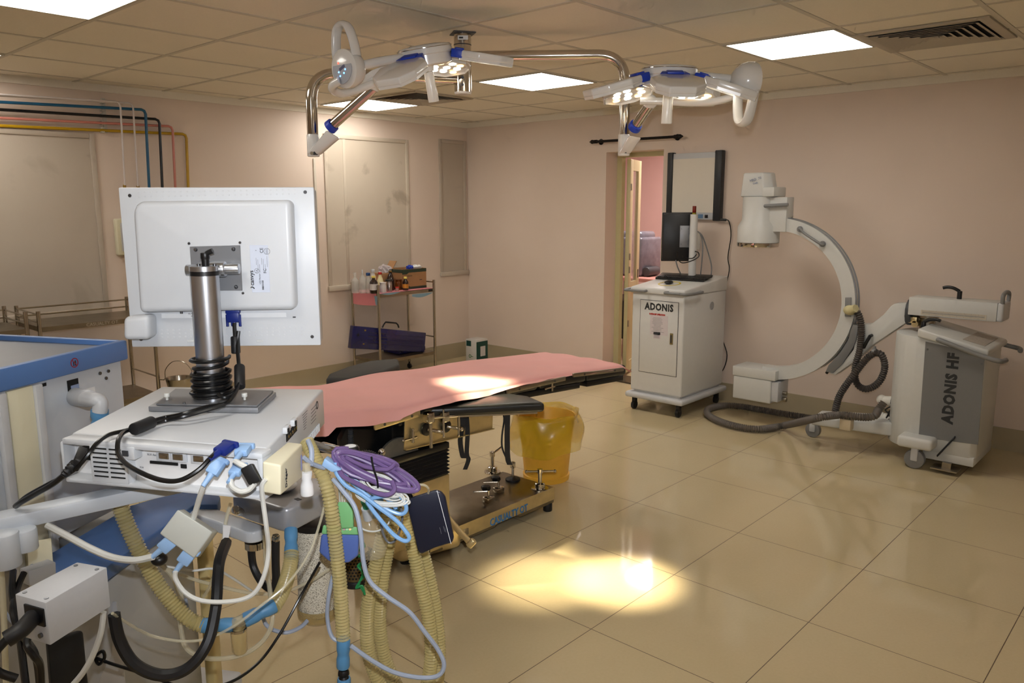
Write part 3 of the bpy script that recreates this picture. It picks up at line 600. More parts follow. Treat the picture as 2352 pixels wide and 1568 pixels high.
# ================================================================== PEDAL BIN WITH YELLOW BAG
bc=V((3.44,2.86,0))
t=thing('waste_bin','yellow waste bin standing on the floor behind the operating table base','waste bin',bc)
MB().lathe([(0,.004),(.125,.004),(.13,.0),(.135,.0),(.138,.03),(.128,.035),(.155,.36),(.165,.385),(.17,.385),(.17,.375),(.162,.37),(.13,.03),(0,.02)],o=bc,seg=40).build('bin_body',mat('yellow_bin_plastic',(244,188,66),.45),t)
m_bag=mat('yellow_bag_film',(252,206,44),.25,alpha=.5,var=.12,scale=10,coat=.3)
def bag(u,v):
    a=2*math.pi*u; w=.004*math.sin(a*7+1)+.009*math.sin(a*3)+.002*math.sin(a*13)
    if v<.3: k=v/.3; r=.12+(.178-.12)*k; z=.10+(.40-.10)*k
    elif v<.4: k=(v-.3)/.1; r=.178+.018*math.sin(k*3.14)*1+.0; z=.40+.012*math.sin(k*3.14)
    else: k=(v-.4)/.6; r=.182+.035*math.sin(min(1,k*1.25)*2.2); z=.40-.21*k-.02*math.sin(a*2+1)*k
    r+=w*(.4+.9*max(0,v-.3)); r+=.006*math.sin(a*5+v*9)
    return bc+V((r*math.cos(a),r*math.sin(a),z+.006*math.sin(a*6)*(v>.25)))
tag(MB().grid(bag,72,22).build('bin_liner_bag',m_bag,ang=80),'translucent yellow plastic bag lining the waste bin, folded over its rim','bag')
# ================================================================== OPERATING TABLE
m_cloth=mat('pink_cotton_drape',(236,174,168),.75,var=.05,scale=5,bump=.12,bscale=260)
m_pad=mat('black_vinyl_pad',(26,27,26),.34,var=.1,scale=80,bump=.08)
m_padf=mat('dusty_black_pad',(52,50,47),.7,var=.12)
m_lampsteel=mat('lamplit_worn_steel',(222,204,156),.33,.85,var=.22,scale=18,bump=.15,bscale=50)  # worn steel with the lamp's golden light put into its colour
m_blk=mat('black_enamel_casting',(16,17,18),.3,var=.2,scale=20)
t=thing('operating_table','steel operating table on a low wheeled base, draped in pink','operating table',(2.5,2.7,0))
YN,YF=2.43,2.94
def secz(X): # pad height along the table
    return .80 if X<1.9 else (.80-.02*(X-1.9)/.8 if X<2.7 else .78-.06*(X-2.7)/.95)
for (xa,xb) in ((1.62,2.02),(2.03,2.86),(2.875,3.25),(3.26,3.62)):
    za,zb_=secz(xa)-.012,secz(xb)-.012
    th_=.06
    if xa<1.7: za+=.035; xa=1.70; th_=.03
    MB().hexa([(xa,YN,za-th_),(xb,YN,zb_-th_),(xb,YF,zb_-th_),(xa,YF,za-th_)],[(xa,YN,za),(xb,YN,zb_),(xb,YF,zb_),(xa,YF,za)],.018,3).build('mattress_section',m_pad,t)
fr=MB()
for (xa,xb) in ((2.0,2.50),(2.62,3.22),(3.28,3.62)):
    za,zb_=secz(xa)-.075,secz(xb)-.075
    fr.hexa([(xa,YN+.02,za-.03),(xb,YN+.02,zb_-.03),(xb,YF-.02,zb_-.03),(xa,YF-.02,za-.03)],[(xa,YN+.02,za),(xb,YN+.02,zb_),(xb,YF-.02,zb_),(xa,YF-.02,za)],.004)
fr.build('under_frame',m_blk,t)
def rail(pa,pb,name='side_rail',m=m_steel,Y=2.405,hh=.0135):
    a=ony(*pa,Y);b=ony(*pb,Y); MB().hexa([a+V((0,0,-hh)),b+V((0,0,-hh)),b+V((0,.012,-hh)),a+V((0,.012,-hh))],[a+V((0,0,hh)),b+V((0,0,hh)),b+V((0,.012,hh)),a+V((0,.012,hh))],.003).build(name,m,t)
    for f in (.2,.8):
        c=a.lerp(b,f); MB().cyl(c+V((0,-.002,0)),c,.006,seg=12).build('rail_bolt',m_screw,t)
rail((862,981),(966,949),m=m_lampsteel); rail((1164,900),(1300,869),Y=2.37,hh=.011); rail((1318,862),(1434,848),Y=2.37,hh=.010)
for (px,py) in ((1268,884),(948,1000)):   # clamp levers under the rails
    a=ony(px,py,2.43); MB().cyl(a+V((0,0,.03)),a-V((0,0,.03)),.007,seg=10).cyl(a+V((-.05,0,-.01)),a+V((.02,0,-.01)),.005,seg=8).ball(a+V((-.05,0,-.01)),.007,seg=8).build('clamp_lever',m_chrome,t)
for (px,py,l) in ((985,958,1),(1020,956,0)):
    a=ony(px,py,2.40)
    c=MB().box(a,(.035,.04,.045),.005).cyl(a+V((0,-.01,0)),a+V((.06,-.03,-.004)),.006,seg=10).cyl(a+V((.055,-.03,.03)),a+V((.055,-.03,-.09)),.0045,seg=8).ball(a+V((.055,-.03,-.09)),.006,seg=8)
    if l: c.cyl(a+V((.0,-.01,-.02)),a+V((.0,-.01,-.13)),.0075,seg=10)
    c.build('rail_clamp',m_chrome,t)
# near side plate
q=[ony(930,955,2.44),ony(1133,930,2.44),ony(1131,984,2.44),ony(928,1033,2.44)]
sp_=MB().prism(q,(0,.004,0)); sp_.hexa([q[3]+V((0,0,0)),q[2]+V((0,0,0)),q[2]+V((0,-.014,0)),q[3]+V((0,-.014,0))],[p+V((0,0,.003)) for p in (q[3],q[2],q[2]+V((0,-.014,0)),q[3]+V((0,-.014,0)))])
side=sp_.build('side_plate',m_lampsteel,t)
for (px,py) in ((978,985),(1022,978)):
    a=ony(px,py,2.436); MB().cyl(a,a+V((0,-.012,0)),.028,seg=20,bev=.003).build('pivot_disc',m_blk,side); MB().cyl(a+V((0,-.01,0)),a+V((.05,-.05,-.015)),.008,seg=12,bev=.002).ball(a+V((.05,-.05,-.015)),.011,seg=12).build('pivot_handle',m_chrome,side)
MB().b2((2.02,2.52,.57),(2.55,2.86,.70),.01).build('seat_carriage',m_blk,t)
# tilt gear at the head end
g=MB(); cgx=ony(862,1055,2.47)
pts=[ony(px,py,2.56) for px,py in ((785,1040),(783,1010),(795,985),(930,985),(930,1075),(800,1075))]
g.prism(pts,(0,.03,0),.004).build('tilt_gear_plate',m_blk,t); MB().prism([p+V((0,.30,0)) for p in pts],(0,.03,0),.004).build('tilt_gear_plate',m_blk,t)
c=ony(912,1066,2.52); MB().lathe([(0,0),(.118,0),(.118,.012),(0,.012)],o=c,ax=(0,-1,0),seg=40).build('gear_disc',mat('dull_grey_felt',(96,92,84),.8,var=.15,scale=60),t)
a=ony(805,985,2.5);b_=ony(806,1075,2.5); MB().hose([a,(a+b_)/2,b_],.011,pitch=.008,amp=.002,seg=10,res=6).build('lead_screw',m_dkgrey,t)
# hydraulic column
xa,xb=ony(900,1150,2.50).x,ony(1031,1080,2.50).x; ztop=ony(1028,1020,2.50).z; zmid=ony(1031,1088,2.50).z
b_=MB(); n=7; y0,y1=2.50,2.80
hh=(ztop-.02-zmid)/n
for k in range(n):
    z=zmid+hh*k; b_.hexa([(xa,y0+.006,z),(xb-.006,y0+.006,z),(xb-.006,y1,z),(xa,y1,z)],[(xa,y0-.004,z+hh*.5),(xb+.004,y0-.004,z+hh*.5),(xb+.004,y1,z+hh*.5),(xa,y1,z+hh*.5)]).hexa([(xa,y0-.004,z+hh*.5),(xb+.004,y0-.004,z+hh*.5),(xb+.004,y1,z+hh*.5),(xa,y1,z+hh*.5)],[(xa,y0+.006,z+hh),(xb-.006,y0+.006,z+hh),(xb-.006,y1,z+hh),(xa,y1,z+hh)])
b_.build('bellows',m_rubber,t,smooth=False)
MB().b2((xa-.02,y0-.006,ztop-.02),(xb+.002,y1,ztop+.012),.006).b2((xa-.02,y0+.04,ztop+.012),(xa+.25,y1,ztop+.05),.01).build('column_head',m_blk,t)
MB().b2((xa+.004,y0,.12),(xb+.004,y1,zmid),.006).build('column_cover',m_lampsteel,t)
# base
BX0,BX1,BY0,BY1=2.2,3.075,2.50,2.87
q=[(BX0,.045),(2.62,.045),(2.66,.065),(BX1-.30,.065),(BX1-.27,.04),(BX1,.04),(BX1,.128),(BX0,.128)]
base=MB().prism([(x,BY0,z) for x,z in q],(0,BY1-BY0,0),.006).build('base_plate',m_worn,t)
MB().b2((BX0,BY0-.0015,.06),(BX1,BY0+.0,.128)).build('base_skirt',m_lampsteel,base)
MB().hexa([(2.07,2.55,.03),(2.38,2.47,.03),(2.42,2.90,.03),(2.07,2.88,.03)],[(2.08,2.56,.15),(2.38,2.48,.15),(2.42,2.88,.15),(2.08,2.87,.15)],.03,4).build('head_end_block',m_lampsteel,t)
for (x,y) in ((BX1-.03,BY0+.02),(BX1-.03,BY1-.04),(2.14,2.60),(2.14,2.84)): MB().cyl((x,y,0),(x,y,.045),.024,seg=18,bev=.004).build('rubber_foot',m_rubber,t)
pf=PF((0,BY0-.0025,0),(1,0,0),(0,0,1)); a=pf.uv(1170,1182)
text('CASUALTY OT',.052,pf,a.x,a.y-.002,mat('blue_hand_painted',(40,120,190),.5),base,'painted_lettering',bold=.001,w=.0,sx=.80,rot=0)
def flange(px,py,kind):
    p=onz(px,py,.128); f=MB().lathe([(0,0),(.045,0),(.045,.004),(.03,.008),(.026,.008),(.026,.03),(.018,.034),(0,.034)],o=p,seg=28); f.cyl(p+V((0,0,.03)),p+V((0,0,.10)),.010,seg=16)
    if kind==1: f.cyl(p+V((-.05,.05,.095)),p+V((.055,-.055,.095)),.0055,seg=10).ball(p+V((-.05,.05,.095)),.009,seg=10).ball(p+V((.055,-.055,.095)),.009,seg=10).cyl(p+V((0,0,.085)),p+V((0,0,.107)),.014,seg=16)
    if kind==0: f.box(p+V((0,0,.105)),(.022,.022,.03),.003).cyl(p+V((0,0,.105)),p+V((.07,-.01,.135)),.005,seg=8)
    return f.build('floor_lock',m_chrome,t)
flange(1240,1122,1); flange(1131,1084,0)
p=onz(1178,1102,.128); k=MB().lathe([(0,0),(.04,0),(.04,.008),(.012,.016),(0,.016)],o=p,seg=24).build('pedal_boot',m_rubber,t); MB().cyl(p+V((0,0,.01)),p+V((0,0,.07)),.007,seg=12).box(p+V((0,0,.085)),(.022,.022,.035),.004).build('pedal_post',m_chrome,t)
for (px,py) in ((1122,1152),(1145,1130)):
    p=onz(px,py,.128); MB().b2(p+V((-.025,-.02,0)),p+V((.025,.02,.028)),.004).cyl(p+V((0,0,.028)),p+V((0,0,.06)),.007,seg=10).cyl(p+V((0,0,.055)),p+V((-.065,.045,.058)),.004,seg=8).build('valve_block',m_chrome,t)
    MB().lathe([(0,.05),(.02,.05),(.026,.06),(.024,.072),(0,.078)],o=p+V((.012,.03,0)),seg=6).build('black_knob',m_black,t)
a=onz(1040,1200,.12);b_=S(1083,1248,V((a.x,a.y,0)).dot(FH)-.12)
MB().tube([S(1030,1190,2.95),S(1055,1220,2.9),S(1082,1248,2.85)],.012,seg=12,smooth=False).cyl(S(1076,1254,2.85),S(1089,1240,2.85),.014,seg=14,bev=.003).build('foot_lever',m_lampsteel,t)
pf_=ony(1068,1222,BY0-.003); MB().box(pf_,(.045,.006,.03),.002).build('hinge_plate',m_steel,t)
# ---- drape
hem=[(700,1003),(735,1000),(746,1001),(770,981),(865,978),(919,966),(924,960),(954,945),(985,936),(1015,927),(1077,918),(1130,910),(1171,890),(1235,871),(1300,854),(1328,850),(1432,839)]
HP=[ony(x,y,2.375) for x,y in hem]; HP=[(1.35,HP[0].z-.0)]+[(p.x,p.z+(.006 if p.x>3.0 else 0)) for p in HP]+[(3.9,HP[-1].z+.004)]
def hz(X):
    for (xa,za),(xb,zb_) in zip(HP,HP[1:]):
        if X<=xb: return za+(zb_-za)*(X-xa)/max(1e-6,xb-xa)
    return HP[-1][1]
def drape(u,v):
    X=1.50+(3.60-1.50)*u
    zt=secz(X)+.006+ (.05*max(0,(1.95-X)/.45) if X<1.95 else 0)+.008*math.sin(X*9)*math.exp(-((X-2.25)/.5)**2)
    if X>3.5: zt-=.03*((X-3.5)/.1)**2
    yf=2.965; zh=min(hz(X),zt-.02)
    if v<.22:
        k=v/.22; y=2.375+.03*k+.006*math.sin(X*31)*(1-k)+.012*math.sin(X*11)*(1-k); z=zh+(zt-.022-zh)*k
    elif v<.32:
        k=(v-.22)/.10; an=k*math.pi/2; y=2.405+.045*(1-math.cos(an)); z=zt-.022+.022*math.sin(an)
    elif v<.9:
        k=(v-.32)/.58; y=2.45+(yf-.03-2.45)*k; z=zt+.006*math.sin(k*3.1)+.0028*math.sin(X*23+k*5)*math.sin(k*9)+.002*math.sin(k*17+X*6)
    else:
        k=(v-.9)/.1; y=yf-.03+.035*math.sin(k*1.57); z=zt-.09*k*k
    return V((X,y,z))
tag(MB().grid(drape,150,60).build('pink_drape',m_cloth,ang=180),'pink cotton sheet draped over the length of the operating table','drape')
# ---- arm boards
def board(label,px,z,th,m,straps):
    P=[onz(x,y,z) for x,y in px]; c=sum(P,V())/len(P)
    t=thing('arm_board',label,'arm board',(c.x,c.y,z-th),None)
    MB().prism([p-V((0,0,th)) for p in P],(0,0,th),.016,4).build('cushion',m,t)
    MB().prism([p.lerp(c,.12)-V((0,0,th+.008)) for p in P],(0,0,.008)).build('support_plate',m_steel,t)
    for s in straps:
        MB().ribbon([S(x,y,D) for x,y,D in s[0]],RH*s[1],.002).build('strap',mat('black_webbing',(18,18,19),.7),t)
    return t
Da=onz(1110,930,.72).dot(FH)
t2=board('black padded arm board angled out in front of the operating table',[(930,938),(985,914),(1060,901),(1172,902),(1214,908),(1253,924)],.745,.045,m_pad,
 [([(1060,938,Da),(1063,975,Da-.01),(1057,1010,Da),(1062,1045,Da),(1066,1052,Da)],.022),([(1070,938,Da+.02),(1074,990,Da+.02),(1072,1040,Da+.02),(1076,1055,Da+.02),(1068,1078,Da+.02)],.020),
  ([(1166,935,Da+.02),(1165,1000,Da+.02),(1166,1050,Da+.02),(1171,1067,Da+.02)],.024),([(1150,938,Da+.03),(1158,960,Da+.03),(1153,1000,Da+.03),(1154,1030,Da+.03),(1168,1062,Da+.03)],.008)])
board('dusty black arm board sticking out behind the far side of the table',[(748,868),(755,857),(800,840),(850,827),(915,822),(918,836),(880,852),(800,868)],.76,.05,m_padf,[])
# ================================================================== IMAGING WORKSTATION CART
m_cart=mat('cart_enamel',(214,213,210),.35,var=.03)
X0,X1,Y0,Y1=5.12,5.77,2.945,3.40
t=thing('imaging_workstation','white imaging workstation cart lettered ADONIS, by the doorway','workstation cart',((X0+X1)/2,(Y0+Y1)/2,0))
zt=onx(1560,670,X0).z; 
MB().b2((X0,Y0,.16),(X1,Y1,.926),.012,3).build('cabinet',m_cart,t)
MB().b2((X0-.035,Y0-.03,.10),(X1+.03,Y1+.03,.145),.018,3).build('base_plate',m_lgrey,t)
MB().b2((X0+.02,Y0+.02,.14),(X1-.02,Y1-.02,.165)).build('plinth',m_cart,t)
top=MB().hexa([(X0-.012,Y0-.008,.924),(X1,Y0-.008,.924),(X1,Y1+.012,.924),(X0-.012,Y1+.012,.924)],[(X0-.012,Y0-.008,.97),(X1,Y0-.008,1.035),(X1,Y1+.012,1.035),(X0-.012,Y1+.012,.97)],.01,3).build('desk_top',m_cart,t)
for (x,y) in ((X0+.02,Y0+.03),(X0+.02,Y1-.03),(X1-.04,Y0+.03),(X1-.04,Y1-.03)):
    c=MB().cyl((x,y-.012,.034),(x,y+.012,.034),.034,seg=20,bev=.004).build('caster',m_rubber,t); MB().b2((x-.012,y-.018,.04),(x+.018,y+.018,.098),.006).build('caster_fork',m_black,c)
pf=PF((X0-.0005,0,0),(0,-1,0),(0,0,1))
a=pf.uv(1472,682);b_=pf.uv(1559,702);c_=pf.uv(1552,868);d_=pf.uv(1468,848)
u0,u1=(a.x+d_.x)/2,(b_.x+c_.x)/2; v1,v0=(a.y+b_.y)/2,(c_.y+d_.y)/2
dg=MB(pf.M).box(((u0+u1)/2,(v0+v1)/2,0),(u1-u0+.008,v1-v0+.008,.002)).build('door_gap',m_dkgrey,t)
dr=MB(pf.M).box(((u0+u1)/2,(v0+v1)/2,.0015),(u1-u0,v1-v0,.003),.001).build('cabinet_door',m_cart,t)
q=pf.uv(1543,778); MB(pf.M).box((q.x,q.y,.006),(.024,.085,.008),.002).build('door_latch',mat('brassy_latch',(150,134,90),.35,.7),dr); MB(pf.M).box((q.x,q.y,.0105),(.010,.06,.003)).build('latch_slot',m_dkgrey,dr)
q=pf.uv(1514,706); text('ADONIS',.072,pf,q.x,q.y,m_text,dr,'lettering',bold=.0032,w=.0032,sx=.86,sp=1.1)
q=pf.uv(1514,745); MB(pf.M).box((q.x,q.y-.005,.0033),(.155,.15,.0006)).build('notice',mat('notice_pinkish',(214,204,206),.5),dr)
q=pf.uv(1510,722); text('RAPIDS-DIP OPERATION',.017,pf,q.x,q.y,m_red,dr,'notice_heading',bold=.001,w=.004,sx=.75)
x=MB(pf.M); random.seed(3)
for i in range(11):
    q=pf.uv(1512,730+3.2*i); w=random.uniform(.06,.11); x.box((q.x-.01+w*.05,q.y,.0038),(w,.0022,.0004))
x.build('notice_text',m_ltext,dr)
q=pf.uv(1509,770); x=MB(pf.M).box((q.x,q.y,.0033),(.06,.05,.0006)).build('small_notice',mat('small_notice_paper',(206,192,198),.5),dr)
x=MB(pf.M)
for i in range(6): x.box((q.x,q.y+.018-.007*i,.0038),(.045,.0018,.0004))
x.build('small_notice_text',m_ltext,dr)
for (ya,yb) in ((Y1+.02,Y1-.13),(Y0+.13,Y0-.02)):
    z=.946; e=X0-.055; yo=ya if ya>3.3 else yb
    if ya>3.3: P=[(X0+.10,ya+.025,z),(X0+.02,ya+.03,z),(e,ya+.012,z),(e,ya-.03,z),(e,yb,z),(X0-.01,yb,z)]
    else: P=[(X0-.01,ya,z),(e,ya,z),(e,yb+.03,z),(e,yb-.012,z),(X0+.02,yb-.03,z),(X0+.18,yb-.025,z),(X0+.19,yb,z)]
    MB().tube(P,.011,seg=12).build('handle',m_grey,t)
pfs=PF((0,Y0-.0005,0),(1,0,0),(0,0,1)); q=pfs.uv(1635,702); MB(pfs.M).lathe([(0,.001),(.034,.001),(.034,0)],o=(q.x,q.y,0),seg=30).build('vent_grille',m_lgrey,t)
x=MB(pfs.M)
for i in range(12):
    h_=-.028+.005*i; w=2*math.sqrt(max(0,.032**2-h_**2)); x.box((q.x,q.y+h_,.0015),(w,.0018,.001))
x.build('vent_slot',m_grey,t)
def topz(x): return .971+(x-X0)/(X1-X0)*.0645
def dhit(px,py):
    x=5.3
    for _ in range(30): p=onz(px,py,topz(x)); x=(x+p.x)/2
    return V((p.x,p.y,topz(p.x)))
# mouse, keyboard, ring mark
p=dhit(1536,652)
MB().lathe([(.075,.0),(.088,.0),(.088,.0012),(.075,.0012),(.075,0)],o=(p.x+.01,p.y,topz(p.x)+.002),ax=(-.107,0,1),seg=40).build('yellow_ring',mat('yellow_print',(214,190,60),.5),top)
tag(MB().ball((p.x,p.y,topz(p.x)+.014),.03,(1.5,1,.5)).build('computer_mouse',m_black),'black computer mouse on the yellow ring of the workstation desk','mouse')
kq=[dhit(*p) for p in ((1505,641),(1617,648),(1637,636),(1521,630))]
t3=thing('computer_keyboard','black computer keyboard on the workstation cart desk','keyboard',sum(kq,V())/4)
MB().hexa([q+V((0,0,.001)) for q in kq],[q+V((0,0,.017)) for q in kq],.003).build('key_base',m_black,t3)
kb=PF(kq[0]+V((0,0,.0175)),kq[1]-kq[0],kq[3]-kq[0]); KW=(kq[1]-kq[0]).length; KH=kb.uv(1521,630,0).y
x=MB(kb.M)
for i in range(5):
    for j in range(20): x.box((KW*(.03+.049*j+.006*i)+KW*.02,KH*(.14+.18*i),.003),(KW*.040,KH*.14,.006),.0008,1)
ob=x.build('keys',mat('key_black',(28,28,30),.5),t3); ob['kind']='stuff'
# monitor on post
pc=V((5.60,3.16,0)); zt_=onz(1590,478,1.0); 
px_=5.62; top_z=onx(1592,492,5.62).z; yy=onx(1592,560,5.62).y
MB().cyl((px_,yy,1.0),(px_,yy,top_z),.030,seg=28).build('monitor_post',m_cart,t)
b_=MB().cyl((px_,yy,top_z),(px_,yy,top_z+.012),.016,seg=18).build('beacon_base',mat('yellow_black_band',(150,140,30),.5),t); MB().cyl((px_,yy,top_z+.012),(px_,yy,top_z+.065),.015,seg=20,bev=.004).build('beacon_lens',mat('dark_red_lens',(120,30,16),.2),t)
# screen seen from behind/side: plate facing post
q0=onx(1520,590,5.50); q1=onx(1590,560,5.58)
sc_t=thing('display_screen','black flat screen seen from behind on the workstation post','screen',(5.5,yy+.1,1.1))
uX=(q1-q0); uX.z=0; uX.normalize(); nb=V((uX.y,-uX.x,0))
if nb.dot(FH)>0: nb=-nb
Ms=PF(S(1521,597,V((5.50,q0.y,0)).dot(FH)),V((.62,-.78,0)),(0,0,1))
Wd,Hd=.335,.275
e0=Ms.uv(1521,597); e1=Ms.uv(1590,590); e2=Ms.uv(1590,492); 
Wd=e1.x-e0.x; Hd=e2.y-e0.y+.005
MB(Ms.M).box((Wd/2,Hd/2,-.012),(Wd,Hd,.03),.006).box((Wd/2,Hd/2,-.035),(Wd+.01,Hd+.02,.022),.005).build('screen_housing',m_black,sc_t)
a=Ms.uv(1562,518,.004);b_=Ms.uv(1584,568,.004); MB(Ms.M).box(((a.x+b_.x)/2,(a.y+b_.y)/2,.006),(b_.x-a.x,a.y-b_.y,.006),.002).box((b_.x+.02,(a.y+b_.y)/2,.02),(.06,.035,.03),.003).build('mount_plate',m_alup,sc_t)
x=MB(Ms.M)
for sx in (.15,.8):
    for sy in (.15,.85): x.cyl((a.x+(b_.x-a.x)*sx,b_.y+(a.y-b_.y)*sy,.009),(a.x+(b_.x-a.x)*sx,b_.y+(a.y-b_.y)*sy,.011),.004,seg=8)
x.build('mount_screw',m_screw,sc_t)
dS=V((5.5,3.17,0)).dot(FH)
tag(MB().tube([S(1556,577,dS),S(1556,590,dS),S(1565,603,dS),S(1585,600,dS+.03),S(1604,590,dS+.05),S(1604,580,dS+.05),S(1596,577,dS+.05)],.004,seg=6).tube([S(1566,576,dS),S(1570,590,dS),S(1590,593,dS+.03),S(1600,584,dS+.05)],.004,seg=6).build('video_cable_loop',m_cable),'black cable loop hanging under the workstation screen','cable')
for l,P in (('inner grey curved cable rising behind the workstation post',[(1594,527,dS+.1),(1608,537,dS+.08),(1614,560,dS+.08),(1612,600,dS+.08),(1608,640,dS+.08)]),('outer grey curved cable rising behind the workstation post',[(1594,527,dS+.1),(1612,540,dS+.09),(1625,575,dS+.09),(1634,610,dS+.09),(1633,636,dS+.09)]),('short grey cable dropping behind the keyboard left of the post',[(1552,597,dS),(1556,612,dS),(1564,630,dS+.03)])):
    tag(MB().tube([S(*p) for p in P],.005,seg=8).build('grey_cable',m_ltgrey if 0 else m_grey),l,'cable')
# ================================================================== C-ARM
m_ca=mat('carm_enamel',(206,206,202),.38,var=.03)
m_cag=mat('carm_grey_panel',(120,120,120),.5,var=.05,scale=150)
m_rail=mat('carm_rail',(168,172,178),.3,.8)
t=thing('mobile_c_arm','white mobile X-ray C-arm machine lettered ADONIS HF beside the right wall','imaging machine',(5.3,1.5,0))
XC=5.42; PX=lambda px,py,X=XC: onx(px,py,X)
cc=PX(1806,687); RO=(PX(1806,500).z-PX(1806,873).z)/2; cc=V((XC,PX(1970,690).y+RO,(PX(1806,500).z+PX(1806,873).z)/2)); RI=RO-.088
def arcpt(r,a,x): return V((x,cc.y-r*math.cos(a),cc.z+r*math.sin(a)))
a0,a1=math.radians(-95),math.radians(89); N=64; b_=MB()
def band(r0,r1,xa,xb,aa,ab,N=64):
    m=MB(); q=bmesh.new(); R=[]
    for i in range(N+1):
        a=aa+(ab-aa)*i/N; R.append([q.verts.new(arcpt(r,a,x)) for r,x in ((r0,xa),(r1,xa),(r1,xb),(r0,xb))])
    for i in range(N):
        for k in range(4): j=(k+1)%4; q.faces.new((R[i][k],R[i][j],R[i+1][j],R[i+1][k]))
    q.faces.new(R[0]); q.faces.new(R[-1][::-1]); bmesh.ops.recalc_face_normals(q,faces=q.faces); m.add(q); return m
carm=band(RI,RO,XC-.045,XC+.045,a0,a1).build('c_shaped_arm',m_ca,t)
band(RO,RO+.006,XC-.03,XC-.018,math.radians(-50),a1).build('guide_rail',m_rail,carm); band(RO,RO+.006,XC+.018,XC+.03,math.radians(-50),a1).build('guide_rail',m_rail,carm)
# image intensifier
ic=PX(1745,480); iy=ic.y; X=XC
zz=lambda py: PX(1745,py).z
rm=lambda w: w/2*abs(PX(1700,480).y-PX(1800,480).y)/100*.93
R1=rm(78); R2=rm(96)
MB().lathe([(0,zz(560)),(R2-.01,zz(560)),(R2,zz(556)),(R2,zz(520)),(R1,zz(505)),(R1,zz(452)),(0,zz(452))],o=(X,iy,0),seg=40).build('intensifier_drum',m_ca,t)
MB().lathe([(0,zz(566)),(R2-.003,zz(566)),(R2,zz(563)),(R2+.001,zz(557)),(0,zz(557))],o=(X,iy,0),seg=40).build('entrance_ring',m_chrome,t)
top=MB(); 
q=[(-R1*.96,-R1*.72),(R1*.55,-R1*.72),(R1*1.02,-R1*.3),(R1*1.02,R1*.3),(R1*.55,R1*.72),(-R1*.96,R1*.72)]
def yp(v): return iy-v
b0=[V((X+b*1.0,yp(a),zz(452))) for a,b in q]; t0=[V((X+b*.95,yp(a*.78-R1*.08),zz(397))) for a,b in q]
top.hexa(b0,t0,.012,3).b2((X-.10,yp(R1*.5),zz(452)),(X+.10,yp(R1*1.22),zz(430)),.008)
cam_h=top.build('camera_housing',m_ca,t)
pfx=PF((X-R1*.72,iy,zz(420)),(0,-1,0),(0,0,1)); text('MRD  73',.024,pfx,.0,.022,mat('blue_pen',(90,110,150),.6),cam_h,'pen_marks',w=.006,rot=14); text('Orth',.018,pfx,-.0,-.004,mat('blue_pen',(90,110,150),.6),cam_h,'pen_marks',w=.006,rot=14)
br=MB().b2((X-.06,iy-R1*.6,zz(531)),(X+.06,PX(1814,500).y,zz(453)),.006); br.build('mount_bracket',m_ca,t)
yb=yp(R1*1.1); MB().cyl((X-.085,yb+.06,zz(473)),(X-.085,yb-.115,zz(470)),.012,seg=14,bev=.004).build('grip_bar',m_grey,t)
# handle on arm
hp=[PX(1838,526,XC-.05),PX(1838,526,XC-.08),PX(1848,536,XC-.09),PX(1878,556,XC-.09),PX(1890,562,XC-.08),PX(1890,560,XC-.05)]
MB().tube(hp,.009,seg=10).cyl(hp[0]-V((.0,0,0)),hp[0]-V((.012,0,0)),.02,seg=16).cyl(hp[-1],hp[-1]-V((.012,0,0)),.02,seg=16).build('arm_handle',m_grey,carm)
# tube housing at the bottom
P=[PX(1682,838,XC-.09),PX(1779,850,XC-.09)]; ya,ybb=PX(1682,860,XC-.1).y,PX(1781,860,XC-.1).y; z1_=PX(1730,846,XC-.1).z; z0_=PX(1730,922,XC-.1).z; zm_=PX(1730,868,XC-.1).z
MB().b2((XC-.10,ya,zm_),(XC+.12,ybb,z1_),.005).build('tube_cover',m_ca,t); MB().b2((XC-.095,ya-.004,z0_),(XC+.115,ybb+.03,zm_),.012,3).build('xray_tube_housing',m_ca,t)
MB().b2((XC-.085,ybb-.02,z0_+.02),(XC+.085,ybb+.03,zm_-.01),.004).build('connector_panel',m_lgrey,t); q=V((XC-.0,ybb-.02,z0_+.03)); MB().cyl(q,q+V((0,-.03,0)),.018,seg=14,bev=.003).cyl(q+V((0,0,.045)),q+V((0,-.03,.045)),.014,seg=14).build('cable_socket',m_steel,t)
# cradle + oblique strut
xa_,xb_=XC-.055,XC+.055
def plate(px,name,m,xa,xb,bev=.004,par=None):
    P=[onx(x,y,xa) for x,y in px]; return MB().prism(P,(xb-xa,0,0),bev).build(name,m,par or t)
plate([(1958,745),(1972,748),(1966,782),(1958,800),(1935,835),(1912,857),(1896,853),(1903,838),(1928,812),(1948,780)],'cradle_plate',m_cag,XC-.062,XC+.062)
st=plate([(1972,745),(2000,745),(2030,722),(2047,702),(2055,697),(2090,696),(2090,735),(2079,742),(2000,795),(1962,830),(1918,861),(1905,857),(1935,835),(1960,803)],'oblique_strut',m_ca,XC-.05,XC+.05)
q=onx(2002,770,XC-.052); q2=onx(1987,797,XC-.052); MB().tube([q-V((.0,0,0)),q-V((.03,0,0)),(q+q2)/2-V((.034,0,0)),q2-V((.03,0,0))],.011,seg=10,smooth=False).build('brake_lever',m_black,st)
MB().tube([onx(1898,857,XC-.05),onx(1903,851,XC-.05)],.010,seg=8,smooth=False).build('stop_knob',m_black,st)
c0=onx(2088,718,XC-.06); MB().cyl(V((XC,c0.y+.02,c0.z)),V((XC,c0.y-.012,c0.z)),.085,seg=36,bev=.004).build('rotation_disc',m_dkgrey,t)
